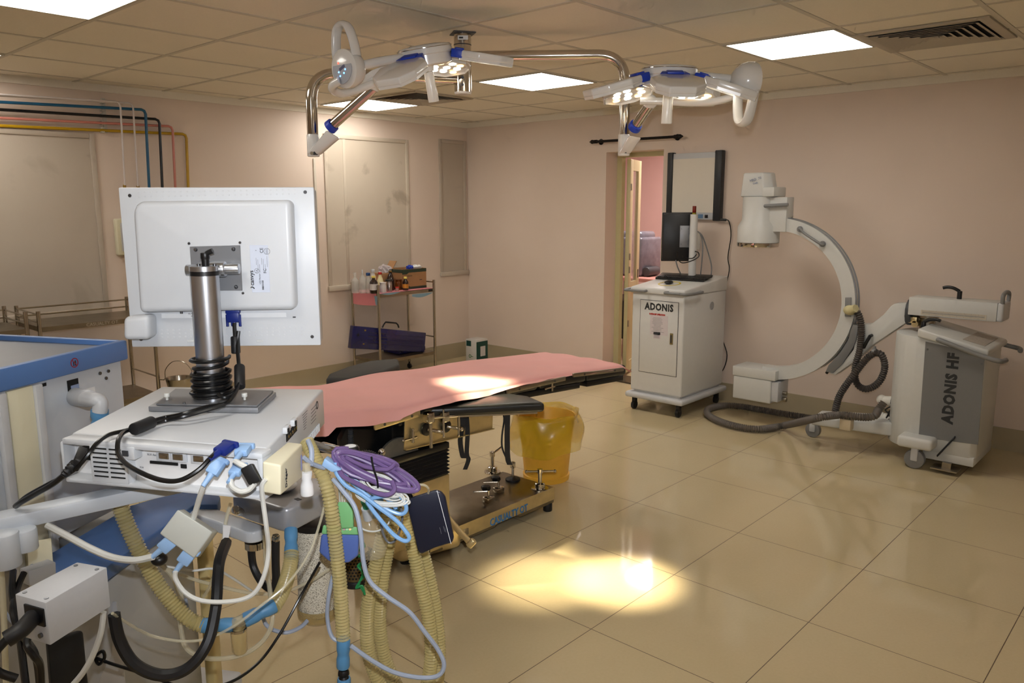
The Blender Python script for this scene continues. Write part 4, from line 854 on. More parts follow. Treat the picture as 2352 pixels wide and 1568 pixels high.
# horizontal arm box
xa_=XC-.09; P=[(2088,683),(2292,695),(2290,737),(2087,725)]
Q=[onx(x,y,xa_) for x,y in P]; hz_top=(Q[0].z+Q[1].z)/2; hz_b=(Q[2].z+Q[3].z)/2
hb=MB().b2((xa_,Q[1].y,hz_b),(XC+.09,Q[0].y,hz_top),.004).build('horizontal_arm',m_ca,t)
MB().b2((xa_-.003,Q[1].y-.035,hz_b-.0),(XC+.093,Q[1].y+.0,hz_top+.002),.012,3).build('end_cap',m_lgrey,hb)
MB().tube([(xa_+.01,Q[1].y-.02,hz_b+.01),(xa_+.01,Q[1].y-.022,hz_top),(xa_+.012,Q[1].y-.022,hz_top+.045),(XC,Q[1].y-.022,hz_top+.06),(XC+.08,Q[1].y-.022,hz_top+.045),(XC+.08,Q[1].y-.022,hz_top)],.012,seg=10).build('push_handle',m_grey,hb)
pfh=PF((xa_-.0005,0,0),(0,-1,0),(0,0,1)); q=pfh.uv(2188,727); MB(pfh.M).box((q.x,hz_b+.022,.0005),(.36,.03,.001)).build('scale_strip',mat('scale_strip',(196,186,168),.5),hb)
x=MB(pfh.M)
for i in range(45): x.box((q.x-.17+.0077*i,hz_b+.024,.0013),(.0012,.018 if i%5 else .026,.0004))
x.box((q.x,hz_b+.022,.0013),(.34,.0022,.0004)); x.build('scale_marks',m_ltext,hb)
def lever(px,py,X,s=1,dz=.0,par=None):
    a=onx(px,py,X); MB().cyl(a,a+V((0,0,.05)),.014,seg=14,bev=.002).tube([a+V((0,0,.048)),a+V((0,.035*s,.066)),a+V((0,.07*s,.07)),a+V((0,.095*s,.064))],.010,seg=10).build('clamp_lever',m_black,par or t)
lever(2203,687,XC,1,par=hb)
c_=onx(2130,742,XC-.0); MB().lathe([(.062,hz_b),(.062,hz_b-.015),(.045,hz_b-.03),(.045,hz_b-.10),(0,hz_b-.10)],o=(XC,c_.y,0),seg=30).lathe([(0,hz_b),(.062,hz_b)],o=(XC,c_.y,0),seg=30).build('lift_column',m_steel,t)
lever(2120,757,XC-.11,-1)
# gear by the joint
q=onx(2098,733,XC-.02); MB().b2(q+V((-.04,-.03,-.02)),q+V((.04,.02,.02)),.004).cyl(q+V((-.04,-.02,-.025)),q+V((.04,-.02,-.025)),.02,seg=16).build('worm_gear',m_lampsteel,t)
# body
XB=5.14; XE=5.60
bl=onx(2062,1000,XB+.15); 
yl=onx(2070,900,XB+.2).y; y1=onx(2110,900,XB).y; y2=onx(2255,900,XB).y
zb0=.10; ztp=onx(2190,775,XB).z
rp=[]
for i in range(13):
    a=math.radians(90+180*i/12); 
ymid=y1+.02; rr=(XE-XB)/2
poly=[(XB+.0,y2+.03)]+[]
cyl_c=V(((XB+XE)/2,y1+.02,0))
P=[(XB+.03,y2),(XB,y2+.03),(XB,y1+.03)]+[(cyl_c.x-rr*.98*math.cos(math.radians(a)),y1+.03+ (rr*.78)*math.sin(math.radians(a))) for a in range(12,169,12)]+[(XE,y1+.03),(XE,y2+.03),(XE-.03,y2)]
zl=onx(2085,765,XB+.1).z; zr=onx(2255,815,XB).z
bot=[V((x,y,zb0)) for x,y in P]; yy0=max(p[1] for p in P)
def ztop_(y): return zl if y>y1 else zl+(zr-zl)*(y1-y)/(y1-y2)
body=MB().hexa(bot,[V((x,y,ztop_(y)-.0)) for x,y in P],.008,2).build('generator_cabinet',m_ca,t)
pfb=PF((XB-.0008,0,0),(0,-1,0),(0,0,1)); qs=[pfb.uv(x,y) for x,y in ((2126,784),(2185,783),(2262,820),(2247,1021),(2110,1003))]
qs[1].y=min(qs[1].y,ztop_(-qs[1].x)-.012)
qs[2].y=min(qs[2].y,ztop_(-qs[2].x)-.012); qs[0].y=min(qs[0].y,ztop_(-qs[0].x)-.012)
pn=MB(pfb.M).prism([(q.x,q.y,-.001) for q in qs],(0,0,.003),.0008,1).build('grey_side_panel',m_cag,body)
a=pfb.uv(2186,805);b_=pfb.uv(2180,978); Lw=a.y-b_.y; u=pfb.uv(2184,892)
text('ADONIS HF',Lw/5.6,pfb,u.x,u.y,m_text,pn,'lettering',bold=.0048,w=.0025,rot=90,sx=.90,sp=1.15)
for px,py in ((2131,802),(2255,835)): q=pfb.uv(px,py); MB(pfb.M).cyl((q.x,q.y,.002),(q.x,q.y,.004),.006,seg=10).build('panel_screw',m_screw,pn)
# console top
zc=zl+.01
P0=[(XB-.02,y1-.02),(XE+.02,y1-.02)]
con=MB().hexa([V((XB-.025,y1+.03,zl+.0)),V((XE+.02,y1+.03,zl)),V((XE+.02,y2-.02,zr+.0)),V((XB-.025,y2-.02,zr))],[V((XB-.025,y1+.03,zl+.055)),V((XE+.02,y1+.03,zl+.055)),V((XE+.02,y2-.02,zr+.035)),V((XB-.025,y2-.02,zr+.035))],.012,3).build('console',m_ca,t)
def ctop(y): k=(y1+.03-y)/(y1+.03-y2+.02); return (zl+.055)+(zr+.035-zl-.055)*k
ya_,yb_=y1-.20,y2+.02; MB().hexa([V((XB+.05,ya_,ctop(ya_)+.001)),V((XE-.05,ya_,ctop(ya_)+.001)),V((XE-.05,yb_,ctop(yb_)+.001)),V((XB+.05,yb_,ctop(yb_)+.001))],[V((XB+.05,ya_,ctop(ya_)+.003)),V((XE-.05,ya_,ctop(ya_)+.003)),V((XE-.05,yb_,ctop(yb_)+.003)),V((XB+.05,yb_,ctop(yb_)+.003))]).build('control_keypad',mat('keypad_film',(178,168,156),.5,var=.3,scale=90),con)
for X in (XB-.05,XE+.03):
    ys=y1-.10; MB().tube([(X+.02,ys,ctop(ys)-.03),(X,ys-.01,ctop(ys)-.028),(X,y2+.02,ctop(y2)-.035),(X,y2-.08,ctop(y2)-.055),(X+(.07 if X<5.3 else -.07),y2-.10,ctop(y2)-.058)],.014,seg=12).build('push_handle',m_grey,con)
# legs, casters, pedal
zf=onx(1900,950,XC).z
lg=MB().hexa([onz(1862,975,.16),onz(1885,958,.16),V((XE-.12,y1+.15,.13)),V((XB+.08,y1+.15,.13))],[onz(1862,975,.16)+V((0,0,.05)),onz(1885,958,.16)+V((0,0,.05)),V((XE-.12,y1+.15,.22)),V((XB+.08,y1+.15,.22))],.012,3).build('front_leg',m_ca,t)
def caster(p,r,par):
    MB().cyl(p+V((-.02,0,0)),p+V((.02,0,0)),r,seg=24,bev=.004).build('caster',m_grey,par); MB().b2(p+V((-.03,-.02,-.01)),p+V((.03,.02,r+.02)),.006).build('caster_fork',m_lgrey,par)
q=onz(1867,1003,0); caster(V((q.x,q.y,.052)),.05,t)
q=onz(2097,1076,0); caster(V((q.x+.02,q.y,.06)),.058,t)
MB().b2((q.x-.03,q.y-.10,.13),(q.x+.16,q.y+.10,.20),.02,3).build('caster_housing',m_ca,t)
q2=V((5.5,q.y,.06)); caster(q2,.058,t)
MB().b2((XB,y2+.005,.055),(XE,y1-.05,.11),.006).build('under_tray',m_ca,t)
a=onx(2194,1006,XB-.015);b_=onx(2152,1050,XB-.04); MB().hexa([a,b_,b_+V((.05,0,0)),a+V((.05,0,0))],[p+V((0,.004,.012)) for p in (a,b_,b_+V((.05,0,0)),a+V((.05,0,0)))],.002).build('brake_pedal',m_black,t)
MB().b2((XB-.08,onx(2145,1060,XB).y,.022),(XB+.03,onx(2207,1062,XB).y,.03)).b2((XB-.03,onx(2167,1060,XB).y,.03),(XB,onx(2188,1060,XB).y,.06)).build('foot_plate',m_steel,t)
# corrugated cables
m_conv=mat('dark_corrugated_conduit',(72,66,62),.5,var=.1)
D1=V((XC-.08,1.75,0)).dot(FH)
def chose(label,P,r,m=m_conv,pitch=.014,amp=.003):
    return tag(MB().hose([V(p) for p in P],r,pitch=pitch,amp=amp,seg=12,res=14).build('corrugated_conduit',m),label,'conduit','dark corrugated conduits of the C-arm')
x_=XC-.07
o1=onx; 
chose('upper dark corrugated conduit hanging in a loop from the C-arm middle to its strut',[o1(1962,712,x_),o1(1972,722,x_),o1(1978,750,x_),o1(1975,800,x_-.02),o1(1964,845,x_-.03),o1(1968,880,x_-.03),o1(1990,893,x_-.03),o1(2018,878,x_-.03),o1(2032,845,x_-.03),o1(2025,815,x_-.03),o1(2008,810,x_-.03)],.021)
chose('dark corrugated conduit dropping from the strut down to the front leg',[o1(2008,811,x_-.03),o1(1992,822,x_-.04),o1(1965,855,x_-.075),o1(1930,905,x_-.09),o1(1918,945,x_-.09)],.022)
z1=.21
zfl=.03
chose('long grey corrugated conduit snaking over the floor and along the C-arm leg',[onz(2030,925,.34),onz(2018,940,.30),onz(2008,955,.27),onz(1980,958,.255),onz(1930,953,.25),onz(1885,958,.24),onz(1845,967,.16),onz(1800,977,.04),onz(1740,985,zfl),onz(1680,976,zfl),onz(1632,957,zfl),onz(1626,940,zfl),onz(1660,931,zfl),onz(1700,933,zfl),onz(1760,943,zfl),onz(1800,950,zfl),onz(1850,958,zfl),onz(1880,963,zfl+.01)],.023,mat('grey_corrugated_conduit',(100,92,84),.5,var=.1))
MB().ball(o1(1953,712,x_+.01),.045,(.8,1,.75)).cyl(o1(1953,712,x_),o1(1966,708,x_-.02),.032,.026,seg=18).build('conduit_boot',mat('yellowed_rubber_boot',(206,196,150),.6,var=.15),carm)
plate([(1941,683),(1955,683),(1954,728),(1940,726)],'boot_plate',m_grey,XC-.054,XC-.046,.002,carm)
pp=onx(2008,809,x_-.02); MB().cyl(pp+V((.0,0,.04)),pp,.009,seg=10).cyl(pp+V((0,-.012,0)),pp+V((0,.012,0)),.028,seg=18,bev=.004).build('conduit_clamp',m_grey,t)
for py in (922,962): q=onx(2055,py,5.33); tag(MB().cyl(q,q+V((0,.09,-.005)),.034,.03,seg=16,bev=.004).ball(q+V((0,.08,0)),.032).build('taped_plug',mat('white_tape',(220,216,206),.6,var=.1)),('upper' if py<950 else 'lower')+' white taped cable plug at the back of the C-arm cabinet','plug','white taped plugs')
q=onx(2052,945,5.30); tag(MB().tube([q+V((0,0,.03)),q+V((0,.03,-.02)),q+V((0,-.01,-.05)),q+V((0,.04,-.07)),q+V((0,0,-.03)),q+V((0,.05,0)),q+V((0,.01,.03)),q+V((0,.04,-.05))],.005,seg=6).tube([q+V((0,.02,.05)),q+V((0,.0,.2)),q+V((0,-.02,.3))],.005,seg=6).build('cable_tangle',m_cable),'tangle of thin black cable by the taped plugs of the C-arm','cable')
a=lg; q=onz(1945,965,.215); MB().b2(q+V((-.03,-.035,-.06)),q+V((.05,.035,.012)),.004).build('tape_wrap',mat('beige_tape',(206,190,160),.6),lg)
# ================================================================== PATIENT MONITOR SCREEN (seen from behind)
BL=S(303,797,1.87); BR=S(737,793,1.885); TL=S(280,433,1.87)
mp=PF(BL,BR-BL,TL-BL); W=(BR-BL).length; Hh=mp.uv(500,430).y
cB=(BL+BR)/2
t=thing('monitor','white medical monitor seen from behind on its silver column','monitor',cB)
sh=MB(mp.M).box((W/2,Hh/2,-.004),(W,Hh,.008),.003).box((W/2,Hh/2,-.028),(W-.008,Hh-.008,.045),.006).build('housing',m_white,t)
qs=[mp.uv(x,y) for x,y in ((333,714),(318,480),(332,462),(676,459),(686,707))]
ctr=sum((q for q in qs),V())/5
ib=MB(mp.M).prism([(q.x,q.y,-.01) for q in qs],(0,0,.045),.014,4).build('raised_back',m_white,t)
x=MB(mp.M)
for i in range(27):
    q0=mp.uv(319+13.77*i,446.5-.24*i)
    for dv in (.005,-.005): x.box((q0.x,q0.y+dv,.0002),(.0036,.0034,.0012))
x.build('vent_pattern',mat('shadowed_white',(206,208,211),.5),sh); x=MB(mp.M)
for i in range(25):
    if 6<=i<=10: continue
    if i==11: x.build('vent_pattern',mat('shadowed_white',(206,208,211),.5),sh); x=MB(mp.M)
    q0=mp.uv(372+13.4*i,766-.25*i)
    for dv in (.0085,0,-.0085): x.box((q0.x,q0.y+dv,.0002),(.0036,.0036,.0012))
x.build('vent_pattern',mat('shadowed_white',(206,208,211),.5),sh)
for px,py in ((298,449),(701,441),(717,773),(324,779)):
    q=mp.uv(px,py); MB(mp.M).lathe([(0,.0015),(.0035,.0015),(.0042,.0005),(.0042,0)],o=(q.x,q.y,0),seg=16).build('corner_screw',m_screw,sh)
q=[mp.uv(x,y) for x,y in ((302,774),(302,722),(360,718),(362,773))]
cb=MB(mp.M).prism([(p.x,p.y,-.005) for p in q],(0,0,.052),.012,4).build('corner_bulge',m_white,t)
c=mp.uv(296,748,.02); MB(mp.M).cyl((c.x+.008,c.y,.02),(c.x-.004,c.y,.02),.014,seg=24,bev=.003).build('side_dial',m_white,cb)
q0,q1=mp.uv(371,720),mp.uv(658,728); MB(mp.M).box(((q0.x+q1.x)/2,(q0.y+q1.y)/2,.0004),(q1.x-q0.x,.011,.0008)).build('port_strip',mat('pale_strip',(232,234,236),.4),sh)
q=mp.uv(442,723); text('AUDIO\nIN',.006,mp,q.x,q.y,m_ltext,sh,'strip_print',w=.001)
q=mp.uv(417,716,.003); MB(mp.M).cyl((q.x,q.y+.003,.004),(q.x,q.y-.004,.004),.0035,seg=12).build('port_stud',m_screw,sh)
for px in (438,597): q=mp.uv(px,783); MB(mp.M).box((q.x,q.y,.0004),(.016,.006,.0010),.0004,1).build('blank_label',mat('shadowed_white2',(206,208,208),.4),sh)
q=mp.uv(676,728); MB(mp.M).box((q.x,q.y,.0004),(.007,.003,.001)).build('lock_slot',m_dkgrey,sh)
# rating label
w0=.0355
a=mp.uv(570,563,w0);b=mp.uv(624,671,w0); lc=((a.x+b.x)/2,(a.y+b.y)/2)
lbl=MB(mp.M).box((lc[0],lc[1],w0),(b.x-a.x-.006,a.y-b.y,.0006),.0002,1).build('rating_label',mat('label_bluish',(206,213,228),.5),ib)
q=mp.uv(578,647,w0); text('canvys',.0135,mp,q.x+.001,q.y+.009,m_text,lbl,'label_logo',bold=.0002,w=w0+.0006,rot=90)
MB(mp.M).tube([(q.x-.003,q.y-.014,w0+.0008),(q.x+.001,q.y-.012,w0+.0008),(q.x+.006,q.y-.016,w0+.0008)],.0012,seg=6).build('label_logo',m_text,lbl)
for (px,py,s,sz) in ((597,640,'LCD Monitor',.0045),(601,575,'CE',.0105),(613,577,'CCC',.0055),(609,622,'FC',.0095),(590,622,'UL',.0065),(588,575,'II',.004)):
    q=mp.uv(px,py,w0); text(s,sz,mp,q.x,q.y,m_text,lbl,'label_print',w=w0+.0006,rot=90)
q=mp.uv(590,622,w0); MB(mp.M).lathe([(.0052,.0003),(.0058,.0003),(.0058,.0007),(.0052,.0007),(.0052,.0003)],o=(q.x,q.y,w0),seg=20).build('label_ring',m_text,lbl)
q=mp.uv(613,577,w0); MB(mp.M).lathe([(.0068,.0003),(.0074,.0003),(.0074,.0007),(.0068,.0007),(.0068,.0003)],o=(q.x,q.y,w0),seg=20).build('label_ring',m_text,lbl)
x=MB(mp.M); random.seed(5); q=mp.uv(604,655,w0)
for i in range(22): x.box((q.x,q.y-.010+.001*i,w0+.0005),(.0042,random.choice((.0003,.0005,.0007)),.0003))
x.build('barcode',m_text,lbl)
x=MB(mp.M)
for i in range(7): q=mp.uv(588+4.2*i,600+ (i%3)*8,w0); x.box((q.x+.0005,q.y,w0+.0005),(.0006,random.uniform(.012,.03),.0003))
x.build('label_lines',m_ltext,lbl)
# mounting bracket
pq=[mp.uv(x,y,w0) for x,y in ((443,667),(436,566),(552,563),(557,667))]
vb=MB(mp.M).prism([(p.x,p.y,.0345) for p in pq],(0,0,.003),.001,1).build('mounting_plate',m_alup,t)
for px,py in ((449,573),(536,572),(542,659)): q=mp.uv(px,py,.038); MB(mp.M).lathe([(0,.004),(.003,.0035),(.0048,0)],o=(q.x,q.y,.0375),seg=16).build('plate_screw',m_screw,vb)
for px,py in ((434,559),(551,557),(558,673)): q=mp.uv(px,py,w0); MB(mp.M).lathe([(0,.0015),(.003,.0012),(.0032,0)],o=(q.x,q.y,w0-.0002),seg=14).build('back_screw',m_screw,ib)
# column, clamp and base
colp=onz(489,916,1.145); colp=V((colp.x,colp.y,1.145))
Dc_=colp.dot(FH); ctop_=S(470,632,Dc_).z
ta=mp.uv(428,620,.06);tb=mp.uv(550,617,.06)
t2=thing('monitor_stand','silver column stand with tilt clamp bolted on the white computer unit','monitor stand',(colp.x,colp.y,1.1315))
MB().cyl(colp,V((colp.x,colp.y,ctop_)),.031,seg=48).build('column',m_alu,t2)
MB().cyl(V((colp.x,colp.y,ctop_)),V((colp.x,colp.y,ctop_+.010)),.0312,seg=48).build('black_band',m_black,t2)
cp=MB().cyl(V((colp.x,colp.y,ctop_+.010)),V((colp.x,colp.y,ctop_+.021)),.032,seg=48,bev=.0015).build('column_cap',m_alu,t2)
MB(mp.M).cyl((ta.x,ta.y,.06),(tb.x,tb.y,.06),.0125,seg=24,bev=.002).build('tilt_bar',m_alu,t2)
mid=mp.uv(488,618,.06); MB(mp.M).cyl((mid.x-.030,mid.y,.06),(mid.x+.030,mid.y,.06),.018,seg=28,bev=.002).box((mid.x,mid.y-.002,.075),(.045,.026,.035),.004).build('tilt_clamp',m_alu,t2)
MB(mp.M).box((mid.x,mid.y,.046),(.10,.02,.016),.003).build('bar_bracket',m_alu,t2)
k=V((colp.x,colp.y,ctop_+.021))+RH*.004
MB().cyl(k,k+V((0,0,.018)),.008,.009,seg=16).cyl(k+V((0,0,.015)),k+V((0,0,.030)),.010,seg=16,bev=.002).tube([k+V((0,0,.024)),k+V((0,0,.030))+RH*.008,k+V((0,0,.034))+RH*.018],.006,seg=10).build('clamp_knob',m_black,t2)
for s in (-.016,.02): MB().cyl(k+RH*s-FH*.0,k+RH*s+V((0,0,.005)),.004,seg=10).build('cap_bolt',m_screw,cp)
bq=[onz(*p,1.146) for p in ((340,930),(592,934),(634,897),(402,893))]
bp_=MB().prism([p-V((0,0,.0145)) for p in bq],(0,0,.0115),.0015).build('base_plate',m_alup,t2)
bq2=[onz(*p,1.150) for p in ((358,924),(590,928),(628,894),(402,890))]
MB().prism([p-V((0,0,.0065)) for p in bq2],(0,0,.004),.001,1).build('top_plate',m_alup,t2)
for px,py in ((384,912),(562,912)): q=onz(px,py+6,1.149); MB().cyl(q,q+V((0,0,.008)),.003,seg=10).cyl(q+V((0,0,.007)),q+V((0,0,.016)),.0065,seg=14,bev=.001).build('thumb_screw',m_wcable,t2)
for px,py in ((423,927),(503,929)): q=onz(px,py,1.149); MB().cyl(q,q+V((0,0,.004)),.003,seg=10).build('bolt',m_screw,t2)
# ================================================================== COMPUTER UNIT
ZT=1.13; ZB=1.038
NL,NR,BKL,BKR=(onz(*p,ZT) for p in ((140,1006),(602,1042),(372,887),(743,893)))
dn=(NR-NL).normalized()
t=thing('computer_unit','white medical computer unit with rear ports facing the camera, under the monitor','computer unit',((NL.x+BKR.x)/2,(NL.y+BKR.y)/2,ZB))
def lo(p,z=ZB): return V((p.x,p.y,z))
def along(a,b,d): return a+(b-a).normalized()*d
d=.035
body=MB().hexa([lo(along(NL,BKL,d)),lo(along(NR,BKR,d)),lo(BKR),lo(BKL)],[along(NL,BKL,d),along(NR,BKR,d),BKR,BKL],.006,3).build('case',m_white,t)
fp=PF(lo(NL),NR-NL,(0,0,1)); FWd=(NR-NL).length; FHt=ZT-ZB
def U(px,py,w=0): return fp.uv(px,py,w)
u1=U(146,1060).x;u2=U(207,1060).x;u3=U(292,1060).x;u4=U(590,1060).x
f=MB(fp.M)
f.b2((0,FHt-.013,-d-.001),(FWd,FHt,0),.004,2).b2((0,0,-d-.001),(FWd,.010,0),.004,2).b2((0,.006,-d-.001),(u1,FHt-.008,0),.003,2).b2((u2,.006,-d-.001),(u3,FHt-.008,0),.002,1).b2((u4,.006,-d-.001),(FWd,FHt-.008,0),.003,2)
f.build('rear_bezel',m_white,t)
x=MB(fp.M)
for i in range(7):
    for j in range(2): x.box((u2+(u3-u2)*(.28+.45*j),.020+.0095*i,.0003),((u3-u2)*.38,.0028,.0012))
x.build('cooling_slots',m_dark,body)
rp=MB(fp.M).b2((u1,.010,-.0335),(u2,FHt-.013,-.0325)).b2((u3,.010,-.0225),(u4,FHt-.013,-.0325)).build('port_panel',m_white2,t)
sk=MB(fp.M).box(((u1+u2)/2+.010,FHt*.62,-.026),(.030,.028,.014),.002).build('power_inlet',m_black,rp)
for fu in (.25,.36,.52): 
    uu=u3+(u4-u3)*fu-.0; c=MB(fp.M).box((uu,FHt-.026,-.020),(.036,.022,.006),.001).build('port_surround',m_white,rp); MB(fp.M).box((uu,FHt-.026,-.0165),(.022,.012,.003),.001).box((uu,FHt-.026,-.0145),(.014,.006,.002)).build('serial_port',m_steel,c)
a=U(300,1030,-.015); MB(fp.M).box((a.x+.006,a.y-.004,-.010),(.030,.026,.024),.002).build('network_adapter',m_white,rp); MB(fp.M).box((a.x+.002,a.y-.004,.003),(.013,.011,.003)).build('network_port',m_dkgrey,rp)
a=U(377,1063,-.022); MB(fp.M).box((a.x,a.y,-.0215),(.062,.0055,.003)).box((a.x+.044,a.y-.003,-.0215),(.012,.008,.003)).build('memory_card_slot',m_dark,rp)
for (px,py,s,sz) in ((359,1045,'X10 Analog/Sync',.006),(375,1051,'Memory Card',.0055),(407,1046,'X5',.005),(463,1047,'X13',.005),(466,1053,'Sync',.005),(325,1073,'X14',.005)):
    q=U(px,py,-.022); text(s,sz,fp,q.x,q.y,m_ltext,rp,'port_print',w=-.0220)
# right side of the unit
sf=PF(lo(NR),BKR-NR,(0,0,1)); SL=(BKR-NR).length
def Us(px,py,w=0): return sf.uv(px,py,w)
for (px,py,w_,h_) in ((654,985,.03,.014),(671,968,.03,.014)):
    q=Us(px,py); c=MB(sf.M).box((q.x,q.y,.004),(w_,h_,.010),.002).build('socket_cover',m_white,body); MB(sf.M).box((q.x-.008,q.y,.0095),(.010,.008,.002)).build('socket',m_dark,c)
q=Us(669,992); c=MB(sf.M).box((q.x,q.y,.0008),(.085,.018,.0016)).build('connector_block',m_dark,body)
for i in range(5): MB(sf.M).cyl((q.x-.032+.016*i,q.y,.001),(q.x-.032+.016*i,q.y,.0035),.004,seg=10).build('connector_pin',m_chrome,c)
x=MB(sf.M); q=Us(706,1003)
for i in range(14): x.box((SL-.20+.010*i,.012,.0012),(.0045,.018,.003))
x.build('cooling_ribs',m_white,body)
x=MB(sf.M); q=Us(728,930); x.lathe([(.007,.0003),(.010,.0003),(.010,.0009),(.007,.0009),(.007,.0003)],o=(q.x,q.y,0),seg=20); x.build('certification_mark',m_text,body)
for i in range(6): 
    q=Us(697+i*.5,950+6*i); 
x=MB(sf.M)
for i in range(7): q=Us(700,948+6*i); x.box((q.x,q.y,.0005),(.045-.004*i,.0014,.0004))
x.build('rating_print',m_ltext,body); x=MB(sf.M)
for i in range(5): q=Us(720,935+8*i); x.box((q.x,q.y,.0005),(.05,.0014,.0004))
x.build('rating_print',m_ltext,body)
# cream module hung on the right side
near=[S(603,1131,1.365),S(645,1138,1.36),S(645,1068,1.36),S(602,1060,1.365)]
far_=[S(658,1090,1.495),S(695,1097,1.49),S(695,1018,1.49),S(660,1014,1.495)]
t=thing('interface_module','cream interface box hanging on the right end of the computer unit','module',(near[0]+near[1])/2)
mb_=MB().hexa(near,far_,.004,3).build('module_case',m_cream,t)
mf=PF(near[1],far_[1]-near[1],(0,0,1))
q=mf.uv(652,1113); text('Dräger',.0125,mf,q.x+.004,q.y+.012,m_text,mb_,'lettering',bold=.0002,w=.0035,rot=90)
q=mf.uv(689,1062); MB(mf.M).box((q.x,q.y,.0032),(.006,.030,.0006)).build('blue_print',mat('blue_print',(140,144,196),.5),mb_)
# ================================================================== ANAESTHESIA MACHINE
m_ana=mat('anaesthesia_white_enamel',(200,206,214),.4,var=.02); m_anagrey=mat('anaesthesia_grey_enamel',(178,180,182),.45,var=.03); m_surf=mat('grey_worktop',(98,104,116),.4,var=.06)
m_anb=mat('anaesthesia_blue',(88,128,190),.45,var=.03)
def ld(L,D,z): return RH*L+FH*D+V((0,0,z))
A0=(-1.06,2.14); av=(-.25,-.968); bv=(-.968,.25)
def an(a,b,z): return ld(A0[0]+av[0]*a+bv[0]*b,A0[1]+av[1]*a+bv[1]*b,z)
t=thing('anaesthesia_machine','white anaesthesia machine with blue rimmed top tray at the left edge','anaesthesia machine',an(.5,.3,0))
def slab(a0,a1,b0,b1,z0,z1,bev=.004,seg=2): return [an(a0,b0,z0),an(a1,b0,z0),an(a1,b1,z0),an(a0,b1,z0)],[an(a0,b0,z1),an(a1,b0,z1),an(a1,b1,z1),an(a0,b1,z1)],bev,seg
tr=MB()
for q in ((0,1.15,0,.02),(0,.02,.02,.62),(0,1.15,.60,.62),(1.13,1.15,.02,.60)): tr.hexa(*slab(q[0],q[1],q[2],q[3],1.168,1.222,.005,2))
tray=tr.build('tray_rim',m_anb,t)
MB().hexa(*slab(.018,1.135,.018,.603,1.19,1.208,.001,1)).build('tray_surface',m_surf,t)
rf=PF(an(1.15,0,0),an(0,0,0)-an(1.15,0,0),(0,0,1))
q=rf.uv(171,835); q=V((q.x,1.195,0))
sg=MB(rf.M).lathe([(.010,.0003),(.0125,.0003),(.0125,.0009),(.010,.0009),(.010,.0003)],o=(q.x,q.y,0),seg=28).box((q.x,q.y,.0006),(.021,.002,.0006),rot=Matrix.Rotation(math.radians(-50),3,'Z')).build('no_pushing_sign',mat('sign_red',(150,40,50),.5),tray)
MB(rf.M).box((q.x+.003,q.y-.001,.0005),(.004,.013,.0006)).box((q.x-.003,q.y-.002,.0005),(.0025,.011,.0006)).build('sign_figure',m_text,tray)
MB().hexa(*slab(.015,1.12,.012,.60,.76,1.17,.006,2)).build('body_panel',m_ana,t)
bf=PF(an(1.12,.012,0),an(0,.012,0)-an(1.12,.012,0),(0,0,1))
def ub(px,py,w=0): return bf.uv(px,py,w)
u_a,u_b=ub(14,930).x,ub(74,930).x
MB(bf.M).b2((u_a,.70,.0),(u_b,1.165,.008),.002).build('cream_side_strip',m_cream,t)
for u in (u_a-.03,u_b+.0): MB(bf.M).b2((u,.70,0),(u+.022,1.165,.016),.004).build('grey_rail',m_lgrey,t)
q=ub(168,893); hp_=MB(bf.M).b2((q.x-.018,q.y-.03,.0004),(q.x+.018,q.y+.025,.0012)).build('panel_opening',m_dark,t); MB(bf.M).b2((q.x-.008,q.y-.03,.0012),(q.x+.018,q.y+.010,.0020)).build('opening_flap',mat('slate_blue',(140,156,190),.4),hp_)
q=ub(86,887); MB(bf.M).b2((q.x-.02,q.y-.004,.0004),(q.x+.025,q.y+.004,.0015)).build('card_slot',m_dark,t)
for px,py in ((229,857),(248,852),(243,868)): q=ub(px,py); MB(bf.M).cyl((q.x,q.y,0),(q.x,q.y,.003),.0045,seg=12).build('panel_bolt',m_screw,t)
q=ub(205,903); MB(bf.M).b2((q.x-.012,q.y-.012,.0003),(q.x+.02,q.y+.014,.0008)).build('warning_label',m_white2,t)
# elbow
g0=S(172,912,1.93); g1=S(205,915,1.86); g2=S(226,918,1.84); g3=S(229,945,1.84)
MB().cyl(S(166,910,1.98),g1,.0235,.021,seg=28,bev=.003).tube([g1-RH*.01,g2-RH*.008,g2+RH*.001-V((0,0,.004)),g2+RH*.004-V((0,0,.012)),g3],.0175,seg=20,smooth=True).build('hose_elbow',m_lgrey,t)
# work surface and lower cabinet
zs=.765
P=[onz(*p,zs) for p in ((60,1300),(130,1262),(300,1160),(430,1122),(490,1124),(506,1140),(500,1158),(447,1158),(251,1297),(190,1345))]
MB().prism([p-V((0,0,.035)) for p in P],(0,0,.035),.004,2).build('work_surface',mat('deep_blue_worktop',(66,102,158),.4,var=.04),t)
P=[(-.955,1.73),(-.935,2.17),(-1.32,2.25),(-1.36,1.83)]
MB().prism([ld(a,b,.12) for a,b in P],(0,0,.59),.005).build('lower_cabinet',m_anagrey,t)
P=[(-1.0,1.62),(-.86,2.30),(-1.35,2.4),(-1.45,1.75)]
MB().prism([ld(a,b,.05) for a,b in P],(0,0,.075),.012).build('machine_base',m_lgrey,t)
MB().prism([ld(a,b,.12) for a,b in ((-.93,2.175),(-.895,2.175),(-.895,2.23),(-.93,2.23))],(0,0,.61),.01,3).build('cream_corner_post',mat('cream_post',(214,196,140),.4),t)
for a,b in ((-1.0,1.72),(-.90,2.24),(-1.4,1.85),(-1.3,2.3)): MB().cyl(ld(a-.012,b,.026),ld(a+.012,b,.026),.026,seg=16,bev=.003).build('caster',m_rubber,t)
